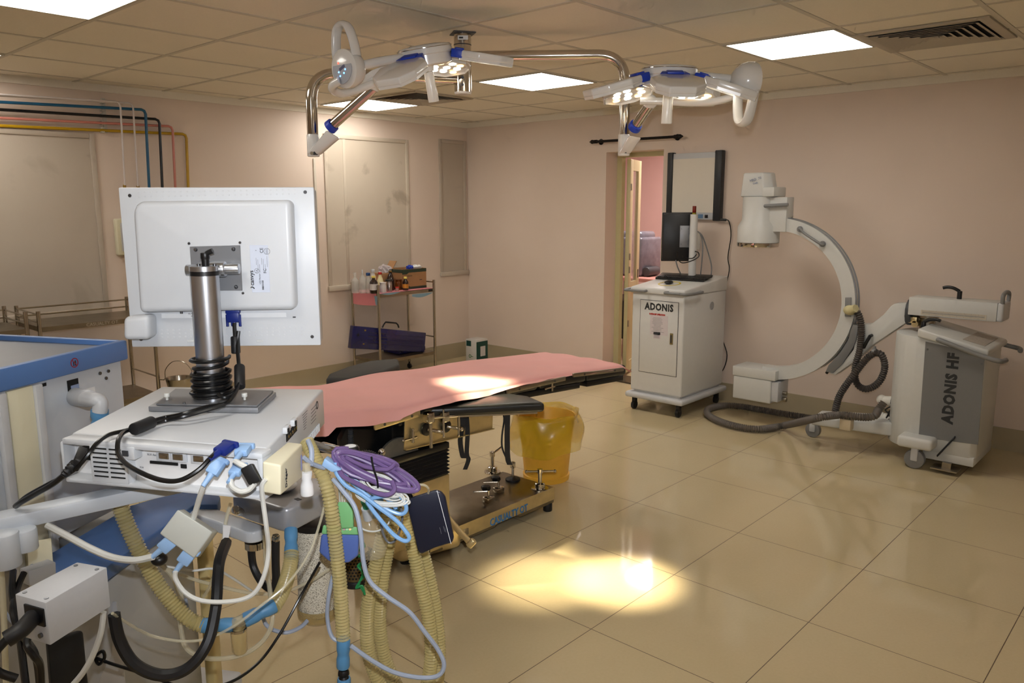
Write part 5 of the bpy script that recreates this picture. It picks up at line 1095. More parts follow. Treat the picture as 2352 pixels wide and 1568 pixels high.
MB().hexa([S(218,1385,1.78),S(268,1380,1.74),S(290,1580,1.70),S(225,1580,1.74)],[S(218,1385,1.98),S(268,1380,1.94),S(290,1580,1.90),S(225,1580,1.94)],.004).build('drawer_front',m_lgrey,t)
# side column under the arm
MB().hexa([S(62,1245,1.72),S(118,1235,1.72),S(130,1390,1.72),S(70,1400,1.72)],[S(62,1245,1.78),S(118,1235,1.78),S(130,1390,1.78),S(70,1400,1.78)],.003).build('cream_side_column',m_cream,t)
MB().hexa([S(65,1312,1.5),S(128,1290,1.56),S(130,1345,1.56),S(68,1345,1.5)],[S(45,1305,1.54),S(110,1283,1.6),S(112,1338,1.6),S(48,1338,1.54)],.002).build('bracket_block',m_lgrey,t)
MB().hexa([S(0,1290,1.86),S(60,1290,1.86),S(90,1700,1.86),S(-60,1700,1.86)],[S(0,1290,1.9),S(60,1290,1.9),S(90,1700,1.9),S(-60,1700,1.9)],.003).build('blue_side_panel',m_anb,t)
# support arm
a0,a1_=onz(-60,1204,1.0),onz(440,1097,1.0); dd=(a1_-a0).normalized(); pn_=V((-dd.y,dd.x,0)); pn_=pn_ if pn_.dot(FH)>0 else -pn_
t3=thing('support_arm','white support arm holding up the computer unit from the anaesthesia machine','support arm',a0-V((0,0,.03)))
MB().hexa([a0-V((0,0,.03)),a1_-V((0,0,.03)),a1_+pn_*.05-V((0,0,.03)),a0+pn_*.05-V((0,0,.03))],[a0,a1_,a1_+pn_*.05,a0+pn_*.05],.004).build('arm_rail',m_ana,t3)
q=along(a0,a1_,.42)+pn_*.1; MB().b2((0,0,0),(0.001,0.001,0.001)); MB().cyl(a1_+pn_*.03-V((0,0,0.001)),a1_+pn_*.03+V((0,0,.038)),.04,seg=28,bev=.003).build('swivel_plate',m_ana,t3)
c=S(54,1222,1.43); MB().cyl(c+V((0,0,.008)),c-V((0,0,.036)),.023,seg=28,bev=.004).build('pivot_collar',m_ana,t3)
c=S(8,1232,1.40); MB().cyl(c+V((0,0,.008)),c-V((0,0,.06)),.026,seg=28,bev=.004).build('pivot_post',m_ana,t3)
# ================================================================== POWER SUPPLY BOX
TP=[onz(*p,.98) for p in ((105,1384),(246,1302),(177,1290),(34,1364))]
t=thing('power_box','white metal power supply box with black plug, lower left corner','power box',(TP[0]+TP[3])/2-V((0,0,.075)))
pb=MB().prism([p-V((0,0,.072)) for p in TP],(0,0,.072),.002,2).build('box_case',mat('powder_white',(196,198,202),.5,var=.03,scale=120,bump=.05),t)
for f,g_ in ((.08,.15),(.08,.85),(.9,.15),(.9,.85)):
    q=TP[0].lerp(TP[1],f).lerp(TP[3].lerp(TP[2],f),g_); MB().cyl(q,q+V((0,0,.0012)),.0035,seg=12).build('lid_screw',m_screw,pb)
ef=PF(TP[3]-V((0,0,.072)),TP[0]-TP[3],(0,0,1)); EW=(TP[0]-TP[3]).length
MB(ef.M).box((EW*.62,.046,.001),(EW*.62,.030,.004),.001).build('power_socket',m_black,pb); q=ef.M@V((EW*.6,.044,.003))
MB().tube([q,q-FH*.03-V((0,0,.004)),q-FH*.045-RH*.015-V((0,0,.012))],.013,seg=14).tube([q-FH*.045-RH*.013-V((0,0,.011)),q-FH*.055-RH*.028-V((0,0,.03)),q-FH*.05-RH*.032-V((0,0,.06)),q-FH*.04-RH*.01-V((0,0,.08))],.0065,seg=10).build('power_plug',m_rubber,pb)
MB(ef.M).cyl((EW*.75,.014,0),(EW*.75,.014,.004),.004,seg=10).build('earth_stud',m_screw,pb)
tag(MB().hexa([S(108,1470,1.30),S(190,1445,1.40),S(205,1600,1.40),S(122,1640,1.30)],[S(104,1470,1.40),S(186,1445,1.50),S(201,1600,1.50),S(118,1640,1.40)],.008,3).build('black_pouch',mat('black_fabric',(10,10,11),.8)),'black fabric pouch hanging under the white power box','pouch')
# ================================================================== BREATHING SYSTEM
m_silver=mat('silver_painted_metal',(168,170,176),.35,.35,var=.04)
z=.84
P=[onz(*p,z) for p in ((533,1127),(560,1140),(635,1164),(655,1168),(676,1163),(745,1130),(762,1117),(750,1098),(600,1085),(545,1100))]
t=thing('breathing_system','silver anaesthesia breathing system block below the computer unit','breathing system',sum(P,V())/len(P)-V((0,0,.07)))
bs=MB().prism([p-V((0,0,.065)) for p in P],(0,0,.065),.010,3).build('housing',m_silver,t)
c=onz(640,1125,z); MB().lathe([(0,.001),(.03,.001),(.045,.006),(.05,.012),(.045,.014),(0,.014)],o=c,seg=28).build('valve_dome',m_silver,t)
MB().cyl(S(553,1176,1.93),S(540,1170,1.90),.011,seg=20,bev=.002).build('side_knob',m_chrome,t)
q=onz(684,1146,z+.0005); MB().box(q,(.012,.018,.0006)).build('arrow_mark',m_text,bs)
# arm
q0=S(448,1178,2.12);q1=S(588,1228,1.98); z_=.80; q0.z=z_;q1.z=z_-.03
dd=(q1-q0); 
def stadium(a,b,r,n=10):
    d=(b-a); d.z=0; d.normalize(); n_=V((-d.y,d.x,0)); out=[]
    for i in range(n+1): an_=math.pi/2+math.pi*i/n; out.append(a+d*math.cos(an_)*r+n_*math.sin(an_)*r)
    for i in range(n+1): an_=-math.pi/2+math.pi*i/n; out.append(b+d*math.cos(an_)*r+n_*math.sin(an_)*r)
    return out
ar=MB().prism([p for p in stadium(S(450,1190,2.10),S(583,1238,1.97),.030)],(0,0,.032),.006,3).build('swing_arm',m_white,t)
for p in (S(452,1168,2.10),S(500,1185,2.05)): MB().lathe([(0,.002),(.018,.002),(.02,0)],o=p+V((0,0,-.004)),seg=24).build('arm_cap',m_cream,ar)
p=S(585,1242,1.97); MB().cyl(p,p-V((0,0,.018)),.026,seg=28).build('chrome_ring',m_chrome,t)
for (px,D,py0) in ((577,1.97,1250),(633,1.88,1228)):
    p=S(px,py0,D); MB().cyl(p,p-V((0,0,.022)),.008,seg=14).cyl(p-V((0,0,.004)),p-V((0,0,.012)),.0105,seg=6).build('hose_nipple',m_chrome,t)
# soda lime canister
t=thing('absorber_canister','speckled white soda lime canister hanging under the silver breathing block','canister',S(732,1425,2.02))
ct=S(732,1205,2.02); cb_=S(732,1402,2.02); ct=V((cb_.x,cb_.y,ct.z))
def speck():
    m=mat('soda_lime_granules',(206,200,184),.8,var=.0); nt=m.node_tree; n=nt.nodes; b=n['Principled BSDF']
    v=n.new('ShaderNodeTexVoronoi'); v.inputs['Scale'].default_value=420; tc=n.new('ShaderNodeTexCoord'); nt.links.new(tc.outputs['Object'],v.inputs['Vector'])
    r=n.new('ShaderNodeValToRGB'); r.color_ramp.elements[0].color=(*lin((226,220,204)),1); r.color_ramp.elements[1].color=(*lin((150,142,124)),1); r.color_ramp.elements[0].position=.5; r.color_ramp.elements[1].position=.72
    nt.links.new(v.outputs['Distance'],r.inputs['Fac']); nt.links.new(r.outputs['Color'],b.inputs['Base Color']); return m
MB().cyl(cb_+V((0,0,.004)),ct,.053,seg=40).build('granule_fill',speck(),t)
MB().lathe([(0,-.022),(.045,-.022),(.056,-.012),(.058,0),(.058,.02),(.056,.02),(.055,-.008),(.044,-.018),(0,-.018)],o=cb_,seg=40).build('clear_cup',mat('amber_clear_plastic',(196,170,110),.1,alpha=.45),t)
MB().cyl(cb_+V((0,0,-.018)),cb_+V((0,0,.0)),.018,seg=20).build('drain_boss',m_vga,t)
MB().cyl(ct-V((0,0,.002)),ct+V((0,0,.014)),.056,seg=40).build('canister_collar',m_black,t)
# perforated steel waste jar
c=S(818,1338,2.10); mj=mat('perforated_metal',(120,104,74),.4,.8)
t=thing('perforated_canister','small perforated metal canister with black base behind the blue sensor pod','canister',c)
MB().cyl(c+V((0,0,.02)),c+V((0,0,.10)),.038,seg=32).build('perforated_wall',mj,t); x=MB()
for i in range(26):
    for j in range(8):
        a=math.pi*2*i/26+ (j%2)*.12; p=c+V((.0383*math.cos(a),.0383*math.sin(a),.03+.009*j)); x.box(p,(.004,.004,.004))
ob=x.build('perforation',m_dark,t); ob['kind']='stuff'
MB().cyl(c,c+V((0,0,.02)),.043,seg=32,bev=.003).build('black_base',m_rubber,t)
# ================================================================== CABLES, HOSES AND SMALL CLINICAL THINGS
m_hose=mat('tan_translucent_hose',(204,188,128),.25,alpha=.56,var=.06,coat=.3)
m_clr=mat('clear_tubing',(222,214,186),.15,alpha=.45,var=.03,coat=.4)
def P_(pts,D=None): return [S(*(p if len(p)==3 else (*p,D))) for p in pts]
def cable(name,label,pts,r,m,D=None,cat='cable',group=None,res=8):
    return tag(MB().tube(P_(pts,D),r,seg=8,res=res).build(name,m),label,cat,group)
# black coil round the column
t=thing('power_cable','black cable wound in a thick coil round the foot of the silver column','cable',V((colp.x,colp.y,1.15)))
x=MB(); zc=1.153; pts=[]; 
for k in range(0,10*16):
    a=k/16*2*math.pi; r=.0375+(.0045 if (k//16)%2 else 0)+(.004 if k<34 else 0); pts.append(V((colp.x+r*math.cos(a),colp.y+r*math.sin(a),zc+.0072*k/16+(.018 if k>8*16 else 0)*min(1,(k-128)/20 if k>128 else 0))))
x.tube(pts,.0042,seg=8,smooth=False).build('coil',m_cable,t)
dD=Dc_
MB().tube(P_([(548,760,1.84),(545,790,1.83),(548,830,1.80),(550,860,1.77),(543,895,1.74),(520,912,1.71),(500,905,1.71)]),.0045,seg=8).build('hanging_run',m_cable,t)
MB().cyl(S(540,772,1.84),S(542,812,1.83),.0105,seg=18,bev=.003).build('ferrite_core',m_rubber,t)
MB().cyl(S(550,840,1.79),S(551,890,1.75),.012,seg=18,bev=.003).build('ferrite_core',m_rubber,t)
MB().tube(P_([(538,742,1.85),(540,772,1.84)]),.0048,seg=8,smooth=False).build('plug_run',m_cable,t)
a=S(538,745,1.85)
t=thing('video_plug','dark blue video plug pushed up into the monitor back','plug',a)
c=mp.uv(536,728,.012)
MB(mp.M).box((c.x,c.y,.012),(.030,.024,.014),.003).box((c.x,c.y+.013,.012),(.034,.008,.012),.002).box((c.x,c.y-.015,.012),(.012,.014,.010),.003).build('plug_body',m_vga,t)
for s in (-.015,.015): MB(mp.M).cyl((c.x+s,c.y+.006,.012),(c.x+s,c.y-.022,.012),.0032,seg=12).build('thumb_screw',m_vga,t)
# twin black cables over the unit
zc=1.138
def Z(px,py,dz=0): return onz(px,py,1.136+dz)
c1=[S(552,865,1.77),S(545,893,1.73),onz(520,925,1.16),onz(470,935,1.158),onz(420,950,1.15),onz(380,958,1.139),onz(345,968,1.142),onz(320,978,1.142),onz(290,988,1.142),onz(250,998,1.142),S(222,1018,1.46),S(205,1040,1.44),S(180,1070,1.43),S(150,1092,1.43),S(110,1112,1.44),S(60,1140,1.45),S(38,1160,1.46)]
tag(MB().tube(c1,.0042,seg=8,res=8).build('black_cable',m_cable),'black cable running from the coil across the white unit and off to the left arm','cable')
c2=[onz(515,930,1.158),onz(470,943,1.155),onz(420,957,1.15),onz(380,966,1.142),onz(345,975,1.142),onz(312,983,1.142),onz(285,992,1.142),S(272,1010,1.45),S(272,1040,1.42),S(290,1065,1.38),S(330,1088,1.34),S(375,1103,1.33),S(415,1102,1.33),S(455,1080,1.34),S(485,1050,1.36),S(500,1036,1.39)]
tag(MB().tube(c2,.0045,seg=8,res=8).build('black_cable',m_cable),'black cable looping down in front of the ports into the dark blue plug','cable')
tag(MB().cyl(onz(350,968,1.146),onz(306,986,1.146),.0125,seg=18,bev=.003).build('ferrite_core',m_rubber),'black ferrite core clamping the two cables on top of the white unit','ferrite core')
t=thing('power_plug','black ribbed power plug in the left inlet of the white unit','plug',S(180,1045,1.45))
MB().hexa([fp.M@fp.M.inverted()@p for p in P_([(172,1055),(196,1060),(203,1028),(182,1022)],1.47)],P_([(160,1078),(178,1085),(188,1060),(170,1052)],1.43),.003).build('plug_body',m_rubber,t)
MB().tube(P_([(172,1065,1.44),(158,1078,1.425),(146,1092,1.42)]),.009,seg=12,rf=lambda L,u:.010-.004*u+.001*math.sin(u*40)).build('strain_relief',m_rubber,t)
cable('black_cable','black power lead sweeping down left from the ribbed plug',[(150,1088,1.42),(120,1112,1.42),(85,1132,1.43),(50,1152,1.44),(36,1162,1.46)],.0055,m_cable)
# blue plugs
def plug(label,px,py,D,m,dirp,s=1.0,name='data_plug'):
    a=S(px,py,D); b=S(*dirp); d=(b-a).normalized(); t=thing(name,label,'plug',a)
    up=V((0,0,1)); R=Matrix((RH,d if 0 else (up.cross(RH)),up)).transposed()
    e=d.orthogonal().normalized()
    pf=PF(a,d,(RH-d*RH.dot(d)) if abs(d.dot(RH))<.9 else up)
    MB(pf.M).box((-.008*s,0,0),(.030*s,.026*s,.014*s),.003*s).box((-.026*s,0,0),(.010*s,.034*s,.012*s),.003*s).build('plug_body',m,t)
    MB(pf.M).cyl((.006*s,0,0),(.034*s,0,0),.0065*s,.0045*s,seg=12).build('strain_relief',m,t); return t
plug('dark blue video plug in the right part of the port panel',508,1035,1.385,m_vga,(485,1052,1.36),1.0,'video_plug')
plug('upper right pale blue plug in the white unit, beside the dark blue one',555,1038,1.40,m_ltblue,(541,1056,1.37),.95)
plug('lower left pale blue plug at the bottom edge of the white unit',490,1082,1.385,m_ltblue,(472,1108,1.37),.95)
plug('lower right pale blue plug beside the black clip-on ferrite',540,1085,1.39,m_ltblue,(528,1102,1.37),.85)
cable('white_cable','white cable hanging from the lower left pale blue plug to the splitter box',[(470,1110,1.37),(461,1135,1.38),(452,1165,1.40),(444,1192,1.41)],.0052,m_wcable)
cable('white_cable','white cable from the lower right plug curving into the black ferrite',[(530,1103,1.37),(535,1118,1.36),(552,1128,1.35),(572,1124,1.35),(585,1110,1.35)],.0050,m_wcable)
cable('white_cable','short white cable from the upper right plug into the black ferrite',[(540,1058,1.37),(553,1066,1.36),(566,1072,1.36)],.0052,m_wcable)
cc0=P_([(552,1076),(577,1064),(580,1108),(558,1100)],1.35)
tag(MB().hexa(P_([(551,1077),(578,1063),(599,1104),(572,1115)],1.345),P_([(556,1077),(583,1063),(604,1104),(577,1115)],1.375),.003).build('ferrite_core',m_rubber),'square black clip-on ferrite hanging at the lower right ports','ferrite core')
cable('white_cable','long white cable looping from the cream module down to the hanging splitter box',[(610,1100,1.36),(602,1115,1.36),(604,1150,1.37),(612,1210,1.38),(617,1260,1.40),(610,1310,1.40),(590,1355,1.40),(560,1375,1.40),(510,1382,1.40),(460,1378,1.40),(425,1360,1.40),(404,1330,1.40),(403,1312,1.40)],.0045,m_wcable)
# splitter box
q=[(408,1170),(488,1222),(445,1282),(366,1225)]
n_=P_(q,1.40); f_=P_([(x+14,y-2) for x,y in q],1.445)
t=thing('splitter_box','pale grey-green splitter box dangling tilted below the white unit','splitter box',n_[2]); t_=MB().hexa(n_,f_,.003,3).build('box_case',m_putty,t)
plug('left pale blue plug under the dangling splitter box',378,1255,1.41,m_ltblue,(352,1277,1.41),1.0)
plug('right pale blue plug under the dangling splitter box',424,1285,1.41,m_ltblue,(408,1306,1.41),1.0)
cable('grey_cable','thick grey-white cable from under the support arm to the left splitter plug',[(108,1206,1.47),(150,1228,1.46),(210,1260,1.45),(260,1280,1.44),(310,1286,1.42),(352,1278,1.41)],.0068,m_wcable)
tag(MB().ball(S(366,1284,1.50),.016,(1,1,.8)).build('round_stopper',m_black),'round black stopper behind the left splitter plug','stopper')
# black heavy cables and others at lower left
cable('rubber_hose','heavy black rubber hose making a big U under the power box',[(262,1410,1.36),(275,1470,1.36),(310,1525,1.36),(370,1550,1.37),(430,1535,1.38),(475,1480,1.40),(495,1400,1.44),(500,1330,1.48),(505,1285,1.52),(520,1245,1.60)],.0115,m_rubber,cat='hose')
cable('black_cable','thin black cable running along the floor level from a knot to bottom centre',[(215,1510,1.5),(235,1495,1.5),(240,1510,1.5),(228,1525,1.5),(222,1512,1.5),(260,1525,1.5),(340,1550,1.5),(430,1580,1.5),(520,1570,1.56),(590,1525,1.62),(640,1460,1.68),(690,1370,1.74),(735,1290,1.76)],.0034,m_cable)
cable('grey_cable','white cable falling from the right end of the power box to the bottom edge',[(238,1405,1.30),(232,1450,1.30),(215,1500,1.30),(190,1545,1.30),(160,1580,1.30)],.0052,m_wcable)
cable('grey_cable','thin clear tube sagging from the power box past the water trap up to the module',[(258,1408,1.34),(300,1435,1.4),(350,1460,1.45),(420,1472,1.48),(480,1465,1.5),(540,1435,1.5),(600,1390,1.52),(660,1340,1.55),(710,1270,1.58),(735,1200,1.6),(748,1150,1.6)],.003,m_clr,cat='tube')
for i,(l,pp) in enumerate((('leftmost black cable dropping beside the power plug',[(30,1310,1.45),(28,1360,1.40),(40,1420,1.35),(48,1480,1.30),(60,1580,1.25)]),('second black cable running down past the power plug',[(55,1315,1.45),(40,1350,1.42),(30,1400,1.36),(45,1450,1.33),(80,1500,1.25),(92,1580,1.25)]),('thick black cable under the front corner of the power box',[(70,1440,1.2),(62,1480,1.18),(78,1505,1.17),(92,1530,1.18),(95,1600,1.18)]))):
    cable('black_cable',l,pp,.0062,m_cable)
cable('grey_cable','grey wire at the extreme lower left edge behind the black cables',[(-5,1380,1.6),(15,1410,1.6),(30,1430,1.6),(60,1440,1.6)],.004,m_gcable)
tag(MB().tube(P_([(0,1270,1.5),(8,1400,1.5),(14,1580,1.5)]),.006,seg=10).build('upright_rail',m_cream),'slim cream upright at the extreme lower left edge','rail')
# hose system left
def hose(label,pts,r,group='tan corrugated breathing hoses'):
    return tag(MB().hose(P_(pts),r,pitch=.0075,amp=.0016,seg=14,res=14).build('breathing_hose',m_hose),label,'hose',group)
def cuff(label,a,b,r,m=m_cuff,name='hose_cuff'):
    a,b=S(*a),S(*b); L=(b-a).length; return tag(MB().lathe([(0,0),(r*.92,0),(r,.004),(r,L*.38),(r*.86,L*.5),(r*.86,L*.58),(r*.98,L*.7),(r*.98,L-.003),(r*.9,L),(0,L)],o=a,ax=(b-a),seg=28).build(name,m),label,'cuff','sky blue hose cuffs')
hose('tan breathing hose running from under the support arm down to the water trap',[(272,1150,1.62),(292,1205,1.62),(325,1275,1.62),(362,1340,1.62),(405,1395,1.62),(440,1425,1.62),(470,1437,1.62)],.0165)
cuff('sky blue cuff left of the clear water trap',(464,1436,1.62),(538,1435,1.62),.0165)
cuff('sky blue cuff right of the clear water trap, tilted upward',(560,1425,1.62),(632,1390,1.66),.0165)
hose('short tan hose curving up from the tilted cuff to the silver block',[(626,1395,1.66),(645,1365,1.70),(660,1325,1.75),(668,1290,1.79),(670,1268,1.81)],.0165)
cuff('sky blue cuff directly under the silver breathing block',(669,1282,1.81),(668,1214,1.86),.0165)
t=thing('water_trap','clear amber water trap cup joining the two blue cuffs','water trap',S(546,1500,1.62))
a=S(548,1445,1.62); MB().lathe([(0,-.055),(.014,-.055),(.017,-.050),(.018,-.005),(.016,.002),(.012,.004),(.012,.016),(0,.016)],o=a,seg=24).build('trap_cup',mat('amber_clear_cup',(200,176,120),.1,alpha=.5),t)
MB().tube(P_([(532,1434,1.62),(548,1428,1.62),(565,1420,1.62)]),.013,seg=16).build('tee_piece',m_clr,t); MB().cyl(a+V((0,0,-.002)),a+V((0,0,.003)),.0185,seg=24).build('trap_ring',m_chrome,t)
# clear tubes in the tangle
for l,pts,r in (('clear tube sweeping low from the cabinet past the water trap',[(410,1370,1.7),(415,1440,1.66),(430,1490,1.64),(480,1512,1.64),(550,1505,1.64),(600,1475,1.66),(625,1430,1.68),(622,1370,1.72),(612,1300,1.78),(608,1230,1.85)],.0055),
    ('nearly horizontal clear tube behind the black hose',[(375,1300,1.75),(430,1325,1.75),(500,1345,1.76),(580,1362,1.78),(650,1360,1.82),(720,1330,1.9),(765,1300,1.95)],.0042),
    ('clear tube with white tag hanging left of the silver block',[(530,1155,1.72),(520,1190,1.70),(512,1240,1.68),(500,1290,1.68),(485,1340,1.70),(468,1370,1.72)],.0042),
    ('bundle tube curving behind the tan hose by the cabinet',[(370,1295,1.72),(395,1320,1.72),(412,1360,1.72),(425,1410,1.70),(435,1440,1.70)],.0065)):
    cable('clear_tube',l,pts,r,m_clr,cat='tube',group='clear plastic tubes in the tangle')
cable('white_cable','thin white cable arching between the splitter box and the floor tangle',[(380,1300,1.72),(440,1310,1.74),(490,1306,1.76),(530,1325,1.8),(580,1358,1.85)],.003,m_wcable)
q=P_([(512,1205,1.67),(522,1205,1.67),(530,1208,1.67),(522,1253,1.67),(512,1250,1.67)]); tag(MB().hexa([q[0],q[2],q[3],q[4]],[p+FH*.002 for p in (q[0],q[2],q[3],q[4])]).build('tube_tag',m_white2),'white printed tag on the clear tube left of the silver block','tag')
for l,pts in (('left black rubber gas hose arcing under the swing arm',[(577,1262,1.97),(582,1300,1.97),(600,1335,1.95),(622,1352,1.93),(636,1345,1.9)]),('right black rubber gas hose hanging straight under the silver block',[(633,1242,1.88),(633,1290,1.88),(634,1330,1.88),(630,1356,1.89)])):
    cable('gas_hose',l,pts,.0105,m_rubber,cat='hose',group=None)
cable('grey_cable','short blue-grey cable at floor level between cuff and canister',[(605,1420,1.8),(612,1435,1.8),(630,1447,1.8),(660,1452,1.8),(690,1440,1.82),(706,1425,1.84)],.0052,m_gcable)
cable('grey_cable','blue-grey cable behind the tan hose beside the cream post',[(425,1375,1.72),(432,1400,1.72),(445,1425,1.72)],.0050,m_gcable)
# ---- hose on the right of the unit
hose('tan breathing hose hanging straight down in front of the blue sensor pod',[(705,1015,1.66),(722,1050,1.63),(745,1100,1.60),(760,1160,1.59),(770,1240,1.59),(780,1330,1.59),(786,1420,1.59),(789,1472,1.59)],.0145)
cuff('sky blue cuff at the bottom end of the straight tan hose',(789,1466,1.59),(788,1532,1.59),.0148)
cuff('lowest sky blue cuff cut by the bottom edge of the photo',(790,1556,1.59),(792,1610,1.59),.0148)
tag(MB().lathe([(.011,0),(.013,.003),(.011,.007),(.009,.011),(.0125,.015),(.012,.022),(.010,.026),(.0,.027)],o=S(790,1562,1.59),seg=24).build('black_connector',m_black),'black connector between the two sky blue cuffs at the bottom','connector')
hose('outer tan breathing hose looping below the navy pouch',[(888,1160,1.84),(876,1240,1.83),(856,1330,1.82),(843,1420,1.82),(852,1520,1.82),(905,1620,1.82),(965,1610,1.82),(990,1520,1.82),(985,1420,1.83),(962,1320,1.84),(940,1220,1.85),(915,1120,1.86)],.0165)
hose('inner tan breathing hose looping beside its twin below the navy pouch',[(908,1150,1.88),(892,1250,1.87),(876,1350,1.86),(872,1440,1.86),(890,1530,1.86),(935,1605,1.86),(995,1590,1.86),(1008,1500,1.86),(1000,1400,1.87),(982,1310,1.88),(958,1220,1.89),(935,1130,1.90)],.0165)
cuff('left sky blue cuff half hidden by the cable coils',(858,1180,1.83),(868,1135,1.80),.0165)
cuff('right sky blue cuff half hidden by the cable coils',(905,1172,1.86),(902,1120,1.84),.0165)
# long blue-grey cable
cable('sensor_cable','long blue-grey sensor cable looping down from the coils to the bottom cuff',[(765,1100,1.60),(790,1130,1.58),(815,1165,1.56),(828,1220,1.55),(835,1290,1.55),(850,1335,1.55),(890,1370,1.55),(940,1405,1.56),(975,1450,1.57),(1005,1490,1.58),(1020,1525,1.58),(1008,1550,1.58),(970,1556,1.58),(910,1545,1.58),(860,1520,1.58),(805,1482,1.58)],.0050,m_gcable)
cable('sensor_cable','pale blue-grey cable from the sensor pod down behind the tan hose',[(765,1320,1.62),(755,1370,1.61),(752,1420,1.61),(765,1465,1.60),(800,1475,1.6)],.0046,m_gcable)
# sensor pod
t=thing('sensor_pod','blue sensor pod with green top hanging behind the tan hose','sensor pod',S(780,1292,1.66))
D=1.66
MB().hexa(P_([(738,1226),(825,1228),(822,1275),(800,1292),(755,1288),(733,1268)],D),P_([(740,1226),(827,1228),(824,1275),(802,1292),(757,1288),(735,1268)],D+.03),.005,3).build('pod_case',mat('pod_blue',(84,108,176),.4),t)
MB().hexa(P_([(742,1205),(827,1210),(826,1228),(738,1226)],D),P_([(744,1205),(829,1210),(828,1228),(740,1226)],D+.032),.003,2).build('pod_top',m_green,t)
gp=MB().hexa(P_([(776,1152),(810,1153),(812,1212),(784,1214),(774,1165)],D-.01),P_([(778,1152),(812,1153),(814,1212),(786,1214),(776,1165)],D+.012),.003,2).build('lead_connector',m_green,t)
for i,cl in enumerate(((120,40,30),(90,170,90),(220,180,60))): MB().cyl(S(790+7*i,1215,D-.0015),S(790+7*i,1215,D+.002),.0028,seg=10).build('status_led',mat('led_%d'%i,cl,.4),t)
lead0=[(774,1096),(778,1098),(783,1100),(788,1102),(794,1104),(800,1108)]
for i,(a,b) in enumerate(lead0):
    tag(MB().tube(P_([(a-2,b-14,1.62),(a,b,1.62),(779+5*i-1,1120,1.63),(780+5.4*i,1140,1.65),(781+5.2*i,1156,1.655)]),.0019,seg=6).build('lead_wire',m_wcable),'thin white lead wire entering the green connector','wire','white lead wires fanned into the green connector')
# coils
def coil(name,label,c,ang,a,b,n,D,r,m,seed,jit=6,extra=None,cat='cable',group=None,skew=0,dD=.006):
    random.seed(seed); pts=[]; ca,sa=math.cos(math.radians(ang)),math.sin(math.radians(ang)); st=20
    J=[[random.uniform(-jit,jit) for _ in range(4)] for _ in range(n+2)]
    for k in range(n*st+1):
        f=k/st; i=int(f); w=f-i; w=w*w*(3-2*w); j=[J[i][q]*(1-w)+J[i+1][q]*w for q in range(4)]
        th=2*math.pi*f; u=(a+j[0]*1.3)*math.cos(th)+j[2]; v=(b+j[1]*.6)*math.sin(th)+j[3]*.7+skew*f
        pts.append(S(c[0]+u*ca-v*sa,c[1]+u*sa+v*ca,D-dD*math.sin(th)*1.5-dD*.25*(f-n/2)))
    pts=(P_(extra[0]) if extra and extra[0] else [])+pts+(P_(extra[1]) if extra and extra[1] else [])
    return tag(MB().tube(pts,r,seg=8,res=2).build(name,m),label,cat,group)
m_purple=mat('purple_tube',(104,82,128),.32,var=.06,coat=.3)
coil('purple_hose','purple pressure hose bundled in loops at the right end of the unit',(858,1080),25,94,22,5,1.60,.0046,m_purple,4,12,extra=([(800,1030,1.62),(772,1030,1.61),(766,1050,1.60),(790,1080,1.59),(830,1098,1.59),(900,1112,1.59)],None),cat='hose')
coil('purple_hose','purple hose loop lying on top of the bundle by the black knob',(850,1060),12,66,14,2,1.61,.0045,m_purple,9,4,extra=(None,[(905,1066,1.60),(890,1078,1.59),(840,1072,1.59),(795,1050,1.6)]),cat='hose')
cable('purple_hose','lowest purple hose strand drooping below the bundle',[(770,1050,1.6),(785,1090,1.58),(820,1110,1.575),(860,1130,1.575),(890,1136,1.575),(906,1124,1.58),(900,1104,1.59)],.0052,m_purple,cat='hose')
coil('white_lead_coil','bundle of white lead wires coiled under the purple hose',(874,1118),26,48,18,7,1.603,.0020,m_wcable,12,9)
coil('white_lead_coil','lower bundle of white lead wires sagging beneath the purple hose',(876,1142),8,50,18,7,1.60,.0021,m_wcable,15,8)
m_lbc=mat('light_blue_cable',(128,172,218),.35,coat=.2)
cable('light_blue_cable','long light blue cable loop reaching lowest below the coils',[(770,1062,1.59),(772,1085,1.585),(795,1115,1.58),(830,1135,1.575),(870,1165,1.57),(910,1195,1.57),(932,1220,1.57),(940,1235,1.57),(930,1242,1.57),(905,1228,1.575),(875,1195,1.58),(848,1160,1.585),(845,1150,1.59),(860,1143,1.59),(890,1137,1.59)],.0046,m_lbc)
cable('light_blue_cable','shorter light blue cable loop ending beside the navy pouch',[(778,1075,1.6),(800,1100,1.6),(830,1125,1.6),(860,1150,1.6),(895,1172,1.6),(922,1180,1.6),(933,1170,1.6),(928,1150,1.6),(915,1135,1.61)],.0046,m_lbc)
cable('light_blue_cable','light blue cable strand crossing under the purple bundle',[(785,1070,1.62),(810,1095,1.62),(840,1120,1.615),(870,1135,1.61),(895,1150,1.61),(910,1168,1.61)],.0042,m_lbc)
cable('grey_cable','dark grey cable loop hanging below the white leads',[(860,1160,1.66),(872,1190,1.66),(880,1225,1.66),(892,1245,1.66),(908,1240,1.66),(920,1210,1.66),(924,1180,1.66),(915,1150,1.66)],.0028,mat('mid_grey_cable',(96,98,102),.4))
cable('grey_cable','thin white wire arcing from the green connector past the clear bag',[(811,1165,1.66),(816,1190,1.67),(830,1212,1.68),(852,1220,1.68),(875,1216,1.68),(893,1200,1.68),(900,1170,1.68)],.0019,m_wcable)
cable('grey_cable','blue-grey cable coming from the unit to the pale blue clip',[(697,1050,1.55),(712,1062,1.56),(730,1070,1.58),(745,1074,1.59)],.005,m_gcable)
cable('grey_cable','pale blue-grey cable dropping from the unit side to the white plug',[(708,1012,1.60),(715,1030,1.58),(716,1050,1.57),(713,1070,1.56)],.0055,m_gcable)
